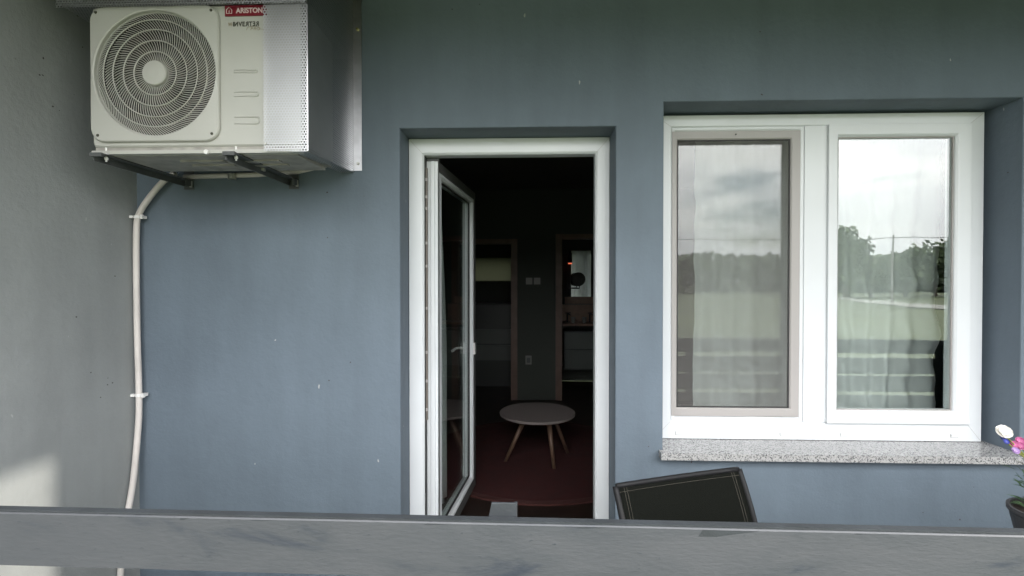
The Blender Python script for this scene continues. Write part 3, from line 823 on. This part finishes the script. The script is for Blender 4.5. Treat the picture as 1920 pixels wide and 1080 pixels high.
tops = [(0.920, 1.0305), (0.750, 0.884), (0.604, 0.735), (0.446, 0.577), (0.288, 0.419), (0.13, 0.261)]
for i, (a, c) in enumerate(tops):
    o = build('board', board(-1.90, 3.43, RY, a, c, M['rail']), M['rail'], rl)
    if i == 0:
        cp = B(); box(cp, -1.90, 3.43, RY + 0.001, RY + RT + 0.003, 1.0312, 1.0342)
        build('cap_strip', cp, M['railtop'], rl, bevel=0.001)
for i, (x, w, h) in enumerate(((-0.70, 0.020, 0.004), (-0.55, 0.05, 0.0022), (-0.83, 0.012, 0.002), (0.335, 0.105, 0.0125), (0.10, 0.06, 0.002), (-0.20, 0.045, 0.002), (0.62, 0.03, 0.0015))):
    q = B(); z0_ = 1.0262
    v_ = [q.verts.new((xx, RY - 0.0004, zz)) for xx, zz in ((x, z0_), (x + w, z0_), (x + w * 0.45, z0_ - h * 0.7), (x + w * 0.25, z0_ - h), (x - w * 0.08, z0_ - h))]
    q.faces.new(v_); build('scrape', q, M['railtop'], rl)
for x in (-1.75, -0.052, 1.35, 3.35):
    top = 1.060 if x == -0.052 else 1.02
    p = B(); vs = []
    w0, w1 = 0.029, 0.024
    box(p, x - w0, x + w0, RY + RT + 0.006, RY + RT + 0.012, 0.0, top - 0.001 if x != -0.052 else 1.02)
    if x == -0.052:
        q = [(x - w0, 1.02), (x + w0, 1.02), (x + w0, top), (x - w0 + 0.008, top)]
        a = [p.verts.new((xx, RY + RT + 0.006, zz)) for xx, zz in q]; c = [p.verts.new((xx, RY + RT + 0.012, zz)) for xx, zz in q]
        p.faces.new(list(reversed(a))); p.faces.new(c)
        for k in range(4): p.faces.new((a[k], a[(k + 1) % 4], c[(k + 1) % 4], c[k]))
    box(p, x + w0 - 0.006, x + w0, RY + RT + 0.012, RY + RT + 0.055, 0.0, top - 0.018)
    bmesh.ops.recalc_face_normals(p, faces=p.faces)
    build('post', p, M['railtop'], rl, bevel=0.001)
rl.location = (0, 0.931, 0); rl.rotation_euler = (0, 0, R(-0.7))

# ============================================================ CHAIR
# local frame: seat faces +Y, origin at floor between the legs
ch = empty('garden_chair', (0, 0, 0), label='black sling fabric garden chair with pale stitching, behind the railing below the window', cat='chair')
ch['local'] = 1
def cpart(name, bm, m, par=None, **k):
    o = build(name, bm, m, None, **k); o.parent = par or ch; return o
def backpt(u, w):   # u -1..1 across, w 0..1 up the back: reclines towards -Y, slightly flared at the bottom
    z = 0.40 + 0.455 * w
    y = -0.17 - 0.03 * w - 0.11 * w * w
    x = u * (0.236 - 0.0 * w)
    yb = (0.022 - 0.017 * w) * (1 - u * u) * (-1)
    return x, y + yb, z
bm = B(); g = []
for j in range(25):
    g.append([bm.verts.new(backpt(-1 + 2 * i / 24, j / 24)) for i in range(25)])
for j in range(24):
    for i in range(24): bm.faces.new((g[j][i], g[j][i + 1], g[j + 1][i + 1], g[j + 1][i]))
bk = cpart('backrest', bm, M['sling'], smooth=True)
md = bk.modifiers.new('thick', 'SOLIDIFY'); md.thickness = 0.004; md.offset = 0
bm = B(); g = []
for j in range(21):
    y = -0.15 + 0.36 * j / 20
    g.append([bm.verts.new(((-1 + 2 * i / 16) * 0.236, y, 0.425 - 0.02 * (1 - (-1 + i / 8) ** 2) - 0.015 * math.sin(j / 20 * math.pi) + (0.0 if j < 17 else -0.012 * (j - 17) ** 1.3 / 3))) for i in range(17)])
for j in range(20):
    for i in range(16): bm.faces.new((g[j][i], g[j][i + 1], g[j + 1][i + 1], g[j + 1][i]))
st = cpart('seat', bm, M['sling'], smooth=True); md = st.modifiers.new('thick', 'SOLIDIFY'); md.thickness = 0.004
sm = B()
tube(sm, [(lambda p: (p[0], p[1] + 0.0028, p[2]))(backpt(-1 + 2 * i / 20, 0.965)) for i in range(21)], 0.0006, 4)
for u in (-0.90, -0.86, 0.90, 0.86):
    tube(sm, [(lambda p: (p[0], p[1] + 0.0028, p[2]))(backpt(u, j / 16)) for j in range(17)], 0.0006, 4)
cpart('stitching', sm, M['stitch'], bk)
for s in (-1, 1):
    f = B()
    pts = [backpt(s, 1 - j / 8) for j in range(9)]
    pts = [(p[0] + s * 0.004, p[1], p[2]) for p in pts] + [(s * 0.24, -0.12, 0.405), (s * 0.24, 0.17, 0.41), (s * 0.24, 0.21, 0.395)]
    tube(f, smoothpath(pts, 4), 0.0095, 10); cpart('side_frame', f, M['tube'], smooth=True)
    for (a, c) in (((s * 0.252, 0.19, 0.60), (s * 0.262, 0.22, 0.0)), ((s * 0.252, -0.20, 0.60), (s * 0.262, -0.27, 0.0))):
        l = B(); tube(l, [a, c], 0.011, 10); cpart('leg', l, M['tube'], smooth=True)
    ar = B(); tube(ar, smoothpath([(s * 0.252, -0.27, 0.60), (s * 0.258, -0.1, 0.625), (s * 0.258, 0.12, 0.625), (s * 0.252, 0.20, 0.60)]), 0.014, 10); cpart('armrest', ar, M['tube'], smooth=True)
tb = B(); tube(tb, [backpt(-1 + 2 * i / 10, 1.0) for i in range(11)], 0.0085, 10); cpart('top_rail', tb, M['tube'], smooth=True)
ch.location = (0.605, 1.31, 0.0); ch.rotation_euler = (0, 0, R(199))

# ============================================================ FLOWER POT
PX, PY = 1.822, 1.80
sd_ = empty('plant_stand', (PX + 0.08, PY, 0), label='small dark stand under the grey flower pot at the right edge', cat='stand')
k_ = B(); lathe(k_, [(0.17, 0.44), (0.175, 0.45), (0.17, 0.462)], PX + 0.08, PY, 32); build('top', k_, M['blackmetal'], sd_)
for i in range(3):
    a = i * 2.1; l = B(); tube(l, [(PX + 0.08 + 0.10 * math.cos(a), PY + 0.10 * math.sin(a), 0.44), (PX + 0.08 + 0.16 * math.cos(a), PY + 0.16 * math.sin(a), 0)], 0.01, 8); build('leg', l, M['blackmetal'], sd_)
fp = empty('potted_flowers', (PX + 0.08, PY, 0.44), label='grey pot of white, pink and violet flowers at the right edge', cat='flower pot')
CXP, CYP, PZ = PX + 0.082, PY, 0.463
k_ = B(); lathe(k_, [(0.070, PZ), (0.075, PZ + 0.005), (0.112, PZ + 0.185), (0.118, PZ + 0.19), (0.118, PZ + 0.205), (0.108, PZ + 0.205), (0.100, PZ + 0.15)], CXP, CYP, 40)
build('pot', k_, M['pot'], fp, smooth=False)
k_ = B(); lathe(k_, [(0.100, PZ + 0.16), (0.105, PZ + 0.186)], CXP, CYP, 32); build('soil', k_, M['soil'], fp)
def leafblade(bm, p, d, l, w, droop=0.3):
    p = Vector(p); d = Vector(d).normalized(); s = d.cross(Vector((0, 0, 1)))
    s = s.normalized() if s.length > 0.01 else Vector((1, 0, 0))
    prev = None
    for i in range(6):
        t = i / 5; c = p + d * l * t + Vector((0, 0, -droop * l * t * t)); ww = w * math.sin(math.pi * min(0.97, 0.12 + 0.88 * t))
        cur = (bm.verts.new(c - s * ww + Vector((0, 0, ww * 0.3))), bm.verts.new(c), bm.verts.new(c + s * ww + Vector((0, 0, ww * 0.3))))
        if prev:
            bm.faces.new((prev[0], prev[1], cur[1], cur[0])); bm.faces.new((prev[1], prev[2], cur[2], cur[1]))
        prev = cur
k_ = B()
for i in range(320):
    a = random.uniform(0, 6.28); r = random.uniform(0, 0.09); h = random.uniform(0.0, 0.17) * (1.25 - r * 5)
    base = (CXP + r * math.cos(a), CYP + r * math.sin(a), PZ + 0.19 + max(0, h))
    leafblade(k_, base, (math.cos(a) * random.uniform(0.3, 1), math.sin(a) * random.uniform(0.3, 1), random.uniform(0.3, 1.0)), random.uniform(0.03, 0.055), 0.0055)
build('foliage', k_, M['plant'], fp, smooth=True)
def flower(c, r, mats, n=6, cup=0.8, seed=0):
    bm = B(); c = Vector(c); rnd = random.Random(seed)
    ax = Vector((-0.25, -0.75, 0.55)).normalized(); s = ax.orthogonal().normalized(); q = ax.cross(s)
    for lay in range(2):
        for i in range(n):
            a = 2 * math.pi * (i + 0.5 * lay) / n + rnd.uniform(-0.15, 0.15); d = s * math.cos(a) + q * math.sin(a); tcr = ax.cross(d)
            g = []
            for j in range(6):
                t = j / 5; out_ = r * (math.sin(t * math.pi * 0.55)) * (1 if lay == 0 else 0.7); upz = r * cup * t ** 1.6 * (1 if lay else 0.6)
                ww = r * 0.55 * math.sin(math.pi * min(0.93, 0.1 + 0.85 * t)); cc_ = c + d * out_ + ax * upz
                g.append([bm.verts.new(cc_ + tcr * ww * u + ax * (0.25 * ww * u * u * 2)) for u in (-1, -0.5, 0, 0.5, 1)])
            for j in range(5):
                for i2 in range(4): bm.faces.new((g[j][i2], g[j][i2 + 1], g[j + 1][i2 + 1], g[j + 1][i2]))
    return bm
st_ = B()
heads = [((PX - 0.095, PY, 0.955), 0.024, 'petalw', 6), ((PX - 0.083, PY + 0.01, 0.931), 0.010, 'petalb', 5), ((PX - 0.093, PY - 0.01, 0.924), 0.009, 'petalb', 5),
         ((PX - 0.057, PY, 0.910), 0.013, 'petalp', 5), ((PX - 0.070, PY - 0.02, 0.895), 0.012, 'petall', 5), ((PX - 0.035, PY, 0.905), 0.014, 'petalp', 5),
         ((PX - 0.015, PY + 0.02, 0.915), 0.016, 'petalp', 5), ((PX + 0.09, PY, 0.93), 0.025, 'petalw', 6), ((PX + 0.12, PY, 0.88), 0.016, 'petalb', 5)]
for i, (c, r, mm, n) in enumerate(heads):
    f = flower(c, r, mm, n, seed=i); build('flower', f, M[mm], fp, smooth=True)
    b0 = (CXP + 0.03 + 0.008 * math.sin(i), CYP + 0.01 * math.cos(i), PZ + 0.18)
    mid = (PX + 0.045 + 0.006 * i, PY, 0.80)
    tube(st_, smoothpath([b0, (CXP + 0.02, CYP, 0.72), mid, c], 5), 0.0028, 6)
leafblade(st_, (PX + 0.055, PY, 0.80), (-1, -0.1, 0.55), 0.15, 0.008, 0.05)
leafblade(st_, (PX + 0.06, PY, 0.78), (-0.75, -0.1, 0.9), 0.12, 0.006, 0.1)
build('stems', st_, M['stem'], fp, smooth=True)

# ============================================================ ROOM BEHIND THE DOOR
YR, YB = 6.135, 7.35
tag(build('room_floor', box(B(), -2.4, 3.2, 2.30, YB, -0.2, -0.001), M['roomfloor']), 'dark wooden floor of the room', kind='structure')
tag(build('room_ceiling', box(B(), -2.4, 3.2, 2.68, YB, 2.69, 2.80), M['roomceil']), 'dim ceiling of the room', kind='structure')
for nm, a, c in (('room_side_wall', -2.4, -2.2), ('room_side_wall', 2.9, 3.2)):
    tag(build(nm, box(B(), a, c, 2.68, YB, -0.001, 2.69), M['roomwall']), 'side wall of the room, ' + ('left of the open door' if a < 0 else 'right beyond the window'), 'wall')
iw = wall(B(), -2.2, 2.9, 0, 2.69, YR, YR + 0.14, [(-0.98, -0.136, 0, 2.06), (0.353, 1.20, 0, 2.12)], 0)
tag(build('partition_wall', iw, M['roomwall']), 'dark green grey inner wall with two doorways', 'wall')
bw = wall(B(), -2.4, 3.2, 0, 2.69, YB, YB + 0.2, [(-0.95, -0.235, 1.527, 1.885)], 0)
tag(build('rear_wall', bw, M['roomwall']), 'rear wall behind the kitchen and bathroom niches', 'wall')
tag(build('dividing_wall', box(B(), -0.02, 0.24, YR + 0.14, YB, 0, 2.69), M['roomwall']), 'dividing wall between the kitchen and bathroom niches', 'wall')
for nm, x0, x1, zt in (('kitchen', -0.98, -0.136, 2.06), ('bathroom', 0.353, 1.20, 2.12)):
    d0 = empty('doorway_trim', ((x0 + x1) / 2, YR, 0), label='brown wooden doorway trim of the dark %s' % nm, cat='door frame', group='brown doorway trims in the room')
    q = B(); box(q, x0, x0 + 0.082, YR - 0.012, YR + 0.15, 0, zt); build('jamb', q, M['woodframe'], d0)
    q = B(); box(q, x1 - 0.082, x1, YR - 0.012, YR + 0.15, 0, zt); build('jamb', q, M['woodframe'], d0)
    q = B(); box(q, x0 + 0.082, x1 - 0.082, YR - 0.012, YR + 0.15, zt - 0.06, zt); build('lintel', q, M['woodframe'], d0)
# kitchen: small lit pane, cabinets
kp = empty('kitchen_window', (-0.6, YB, 1.7), label='small dim green window pane in the kitchen niche', cat='window')
build('pane', box(B(), -0.95, -0.235, YB + 0.05, YB + 0.06, 1.527, 1.885), M['frost'], kp)
kc = empty('kitchen_cabinet', (-0.6, 7.0, 0), label='dark kitchen base cabinet with grey drawer fronts', cat='cabinet')
build('carcass', box(B(), -0.98, -0.04, 6.93, 7.33, 0.0, 1.17), M['cabdark'], kc)
build('worktop', box(B(), -0.98, -0.04, 6.90, 7.33, 1.172, 1.20), M['blackmetal'], kc)
for a, c in ((0.62, 0.83), (0.38, 0.60)):
    build('drawer', box(B(), -0.96, -0.06, 6.912, 6.928, a, c), M['cab'], kc)
# bathroom: mirror, counter, taps
mr = empty('bathroom_mirror', (0.8, YB, 1.3), label='tall mirror over the bathroom counter', cat='mirror')
build('glass', box(B(), 0.655, 0.955, YB - 0.02, YB - 0.008, 1.29, 2.00), M['mirror'], mr)
build('panel', box(B(), 0.56, 1.20, YB - 0.007, YB - 0.001, 1.18, 1.285), M['counter'], mr)
mk = empty('makeup_mirror', (0.66, 7.1, 1.45), label='round black make-up mirror on an arm', cat='mirror')
k_ = B(); lathe(k_, [(0.098, 7.10), (0.104, 7.105), (0.104, 7.115), (0.098, 7.12)], 0.742, 0, 40, 'Y', 1.553); build('disc', k_, M['blackmetal'], mk)
k_ = B(); tube(k_, [(0.62, 7.30, 1.42), (0.66, 7.15, 1.42), (0.76, 7.12, 1.42), (0.76, 7.12, 1.46)], 0.009, 8); build('arm', k_, M['blackmetal'], mk)
sl = empty('bathroom_lamp', (0.62, 7.25, 1.7), label='small black wall lamp with a faint orange glow', cat='lamp')
k_ = B(); lathe(k_, [(0.028, 1.80), (0.034, 1.81), (0.034, 1.93), (0.010, 2.0)], 0.628, 7.24, 24); build('shade', k_, M['blackmetal'], sl)
k_ = B(); lathe(k_, [(0.030, 1.782), (0.030, 1.799)], 0.632, 7.24, 24); build('bulb', k_, M['glow'], sl)
k_ = B(); box(k_, 0.60, 0.64, 7.325, 7.345, 1.30, 1.80); build('back_plate', k_, M['blackmetal'], sl)
vc = empty('bathroom_vanity', (0.8, 7.1, 0), label='bathroom vanity with pinkish wood counter and grey green drawers', cat='vanity')
build('countertop', box(B(), 0.50, 1.30, 6.86, 7.30, 0.885, 0.915), M['counter'], vc)
build('splashback', box(B(), 0.50, 1.30, 7.30, 7.33, 0.915, 1.17), M['counter'], vc)
build('carcass', box(B(), 0.52, 1.30, 6.92, 7.30, 0.25, 0.80), M['cabdark'], vc)
for a, c in ((0.55, 0.79), (0.27, 0.535)):
    build('drawer', box(B(), 0.54, 1.28, 6.90, 6.918, a, c), M['cab'], vc)
for i, x in enumerate((0.585, 0.915)):
    tp = empty('tap', (x, 7.1, 0.915), label='black tap on the bathroom counter, ' + ('nearer the doorway jamb' if i == 0 else 'farther from the doorway jamb'), cat='tap')
    k_ = B(); tube(k_, smoothpath([(x, 7.15, 0.915), (x, 7.15, 1.02), (x + 0.01, 7.12, 1.04), (x + 0.03, 7.04, 1.03)]), 0.010, 8); build('spout', k_, M['blackmetal'], tp)
    k_ = B(); tube(k_, [(x - 0.03, 7.15, 1.05), (x + 0.05, 7.15, 1.055)], 0.006, 6); build('lever', k_, M['blackmetal'], tp)
for i, x in enumerate((0.66, 0.82)):
    k_ = B(); lathe(k_, [(0.026, 0.916), (0.032, 1.00), (0.029, 1.00), (0.024, 0.925)], x, 7.02, 20)
    tag(build('tumbler', k_, M['switch']), 'pale tumbler on the bathroom counter, ' + ('beside the first tap' if i == 0 else 'between the two taps'), 'tumbler')
def plate_(x, z, w, h, label, n):
    s0 = empty('light_switch' if n else 'wall_socket', (x, YR, z), label=label, cat='switch' if n else 'socket')
    build('plate', box(B(), x - w / 2, x + w / 2, YR - 0.012, YR - 0.001, z - h / 2, z + h / 2), M['switch'], s0, bevel=0.003)
    build('rocker', box(B(), x - w * 0.3, x + w * 0.3, YR - 0.016, YR - 0.0121, z - h * 0.3, z + h * 0.3), M['switch'] if n else M['cab'], s0)
plate_(0.014, 1.522, 0.082, 0.085, 'square wall switch, the left of the pair between the doorways', 1)
plate_(0.116, 1.522, 0.082, 0.085, 'square wall switch, the right of the pair between the doorways', 1)
plate_(0.007, 0.512, 0.078, 0.11, 'pale wall socket low between the doorways', 0)
# round table
tbx, tby = 0.08, 4.08
tt = empty('coffee_table', (tbx, tby, 0), label='round white coffee table with splayed wooden legs', cat='table')
k_ = B(); lathe(k_, [(0.305, 0.378), (0.318, 0.384), (0.320, 0.400), (0.317, 0.403)], tbx, tby, 96); build('tabletop', k_, M['tabletop'], tt)
for (a, c) in (((-0.10, -0.06), (-0.27, -0.10)), ((0.09, -0.10), (0.13, -0.24)), ((0.13, 0.06), (0.27, 0.11))):
    k_ = B(); tube(k_, [(tbx + a[0], tby + a[1], 0.378), (tbx + c[0], tby + c[1], 0.006)], [0.022, 0.013], 14); build('leg', k_, M['beech'], tt, smooth=True)
rg = empty('rug', (0.1, 4.2, 0), label='round dark red rug with a rust red border under the coffee table', cat='rug')
k_ = B(); lathe(k_, [(0.93, 0.0005), (0.93, 0.010), (0.90, 0.012)], 0.08, 4.20, 96); build('pile', k_, M['rug'], rg)
k_ = B(); torus_r = 0.0
lp = [(0.931, 0.0005), (0.931, 0.010), (0.945, 0.013), (0.985, 0.011), (0.99, 0.0005)]
rings = [[k_.verts.new((0.08 + r * math.cos(2 * math.pi * i / 96), 4.20 + r * math.sin(2 * math.pi * i / 96), h)) for i in range(96)] for r, h in lp]
for a, c in zip(rings, rings[1:] + rings[:1]):
    for i in range(96): k_.faces.new((a[i], a[(i + 1) % 96], c[(i + 1) % 96], c[i]))
bmesh.ops.recalc_face_normals(k_, faces=k_.faces)
build('border', k_, M['rugrim'], rg)
# drape beside the open leaf
bm = B(); NX, NZ = 60, 40; g = []
for j in range(NZ + 1):
    w = j / NZ; z = 0.03 + 2.33 * w; row = []
    reach = 0.50 - 0.34 * max(0, (z - 0.9) / 1.4) ** 1.6
    for i in range(NX + 1):
        u = i / NX; rip = 0.012 * math.sin(u * 60 + 2 * noise.noise(Vector((u * 3, w, 3))))
        if u < 0.45: x, y = -1.0 + 0.42 * u / 0.45, 2.80 + rip * 2
        else: q_ = (u - 0.45) / 0.55; x, y = -0.580 + rip + 0.012 * q_, 2.80 + reach * q_
        row.append(bm.verts.new((x, y, z)))
    g.append(row)
for j in range(NZ):
    for i in range(NX): bm.faces.new((g[j][i], g[j][i + 1], g[j + 1][i + 1], g[j + 1][i]))
tag(build('door_curtain', bm, M['drape'], smooth=True), 'grey green curtain gathered beside the open door leaf', 'curtain')

# ============================================================ SURROUNDINGS (seen mirrored in the window)
def crown(seed, n, hz, rad, leaf, base):
    rnd = random.Random(seed); bm = B()
    lobes = [(Vector((rnd.uniform(-0.5, 0.5) * rad, rnd.uniform(-0.5, 0.5) * rad, base + rnd.uniform(0.15, 0.9) * hz)), rnd.uniform(0.28, 0.55) * rad) for _ in range(13)]
    for i in range(n):
        c, r = rnd.choice(lobes)
        d = Vector((rnd.gauss(0, 1), rnd.gauss(0, 1), rnd.gauss(0, 0.8))).normalized() * r * rnd.uniform(0.55, 1.12)
        p = c + d; s = leaf * rnd.uniform(0.6, 1.3)
        a = Vector((rnd.gauss(0, 1), rnd.gauss(0, 1), rnd.gauss(0, 1))).normalized(); b_ = a.orthogonal().normalized()
        c_ = a.cross(b_)
        bm.faces.new([bm.verts.new(p + b_ * s), bm.verts.new(p + c_ * s * 0.6), bm.verts.new(p - b_ * s), bm.verts.new(p - c_ * s * 0.6)])
    return bm
def trunk(seed, h, r):
    rnd = random.Random(seed); bm = B()
    tube(bm, smoothpath([(0, 0, -0.3), (0.1, 0, h * 0.3), (-0.05, 0.1, h * 0.6), (0.05, 0, h)], 4), [r * (1 - 0.7 * i / 12) for i in range(13)], 8)
    for k in range(6):
        a = rnd.uniform(0, 6.28); z = h * rnd.uniform(0.4, 0.8)
        tube(bm, [(0, 0, z), (math.cos(a) * h * 0.15, math.sin(a) * h * 0.15, z + h * 0.12), (math.cos(a) * h * 0.28, math.sin(a) * h * 0.28, z + h * 0.3)], [r * 0.4, r * 0.25, r * 0.08], 6)
    return bm
protos = []
for k, (hz, rad, mm, nm) in enumerate(((6.5, 3.6, 'leaf1', 'round_tree'), (8.2, 3.2, 'leaf2', 'tall_tree'), (4.8, 3.4, 'leaf2', 'low_tree'))):
    t0 = bpy.data.objects.new(nm, None); COL.objects.link(t0)
    c = build('crown', crown(10 + k, 2600, hz, rad, 0.32, 1.2), M[mm]); c.parent = t0
    tr = build('trunk', trunk(20 + k, hz * 0.8, 0.22), M['bark'], smooth=True); tr.parent = t0
    protos.append(t0)
used = [False] * 3
def tree(kind, x, y, s, label):
    p = protos[kind]
    if not used[kind]: t0 = p; used[kind] = True
    else:
        t0 = p.copy(); COL.objects.link(t0)
        for c in [q for q in bpy.data.objects if q.parent == p]:
            d = c.copy(); COL.objects.link(d); d.parent = t0
    t0.location = (x, y, gh(x, y)); t0.scale = (s, s, s); t0.rotation_euler = (0, 0, x * 3.7 + y)
    return tag(t0, label, 'tree', 'trees along the far edge of the meadow')
TL = [(1, 40.5, -58, 0.98), (0, 43.0, -61, 0.98), (2, 47.5, -63, 0.95), (2, 51.5, -62, 1.12), (0, 54.5, -61, 0.93), (1, 57.0, -60, 1.0), (0, 60.5, -60, 1.12), (1, 65, -62, 1.15), (0, 72, -64, 1.18), (1, 78, -66, 1.1),
      (2, 20, -70, 1.0), (0, 8, -72, 1.05), (1, -6, -74, 0.95), (0, -20, -76, 1.1), (2, -34, -70, 1.2), (0, -50, -66, 1.1), (1, 88, -52, 1.1), (0, 95, -40, 1.1), (2, -62, -50, 1.1), (0, -70, -30, 1.1)]
kinds = ['round dark green tree', 'tall loose green tree', 'low bushy green tree']
inwin = sorted([t_ for t_ in TL if 28 <= t_[1] <= 80], key=lambda t_: t_[1] / -t_[2])
ords = ['first', 'second', 'third', 'fourth', 'fifth', 'sixth', 'seventh', 'eighth', 'ninth', 'tenth']
outs = sorted([t_ for t_ in TL if t_ not in inwin], key=lambda t_: t_[1])
for t_ in TL:
    lb = kinds[t_[0]]
    if t_ in inwin: tree(*t_, '%s mirrored in the window, %s from the left' % (lb, ords[inwin.index(t_)]))
    else: tree(*t_, '%s across the meadow outside the mirrored view, %s counting along it' % (lb, (ords + ['eleventh', 'twelfth'])[outs.index(t_)]))
# continuous far wood
bm = B(); rnd = random.Random(5)
for i in range(42000):
    x = rnd.uniform(-220, 260); y = -98 + rnd.gauss(0, 4) + 0.0012 * (x - 30) ** 2 * (1 if x > 30 else 1)
    top = 7.6 + 0.8 * noise.noise(Vector((x * 0.07, 1, 0))) + 0.5 * noise.noise(Vector((x * 0.35, 3, 0)))
    p = Vector((x, y, GZ + top * (rnd.random() ** 0.85))); s = rnd.uniform(0.5, 1.0)
    a = Vector((rnd.gauss(0, 1), rnd.gauss(0, 1), rnd.gauss(0, 1))).normalized(); b_ = a.orthogonal().normalized(); c_ = a.cross(b_)
    bm.faces.new([bm.verts.new(p + b_ * s), bm.verts.new(p + c_ * s * 0.7), bm.verts.new(p - b_ * s), bm.verts.new(p - c_ * s * 0.7)])
tag(build('far_wood', bm, M['leaf1']), 'dark wooded ridge line beyond the meadow', kind='stuff')
# poles and cable
def pole(x, y, label, h=6.9):
    u = empty('utility_pole', (x, y, gh(x, y)), label=label, cat='utility pole', group='utility poles in the meadow')
    k_ = B(); tube(k_, [(x, y, GZ - 0.3), (x, y, GZ + h)], [0.10, 0.07], 10); build('shaft', k_, M['pole'], u)
    k_ = B(); box(k_, x - 0.3, x + 0.3, y - 0.04, y + 0.04, GZ + h - 0.35, GZ + h - 0.29); build('crossarm', k_, M['steel'], u)
pole(37.0, -45, 'pale utility pole mirrored in the right window pane')
pole(4.0, -44, 'pale utility pole left of the one mirrored in the window')
pole(71.0, -46, 'pale utility pole at the far right of the meadow')
def cable(a, c, sag):
    bm = B(); a, c = Vector(a), Vector(c)
    tube(bm, [a.lerp(c, i / 24) - Vector((0, 0, sag * 4 * (i / 24) * (1 - i / 24))) for i in range(25)], 0.035, 5)
    return bm
cb = cable((4, -44, GZ + 6.6), (37, -45, GZ + 6.6), 0.25)
cb2 = cable((37, -45, GZ + 6.6), (71, -46, GZ + 7.2), 0.25)
me = bpy.data.meshes.new('tmp'); cb2.to_mesh(me); cb.from_mesh(me); bpy.data.meshes.remove(me); cb2.free()
tag(build('power_cable', cb, M['wire']), 'thin black power cable strung between the poles', 'cable')
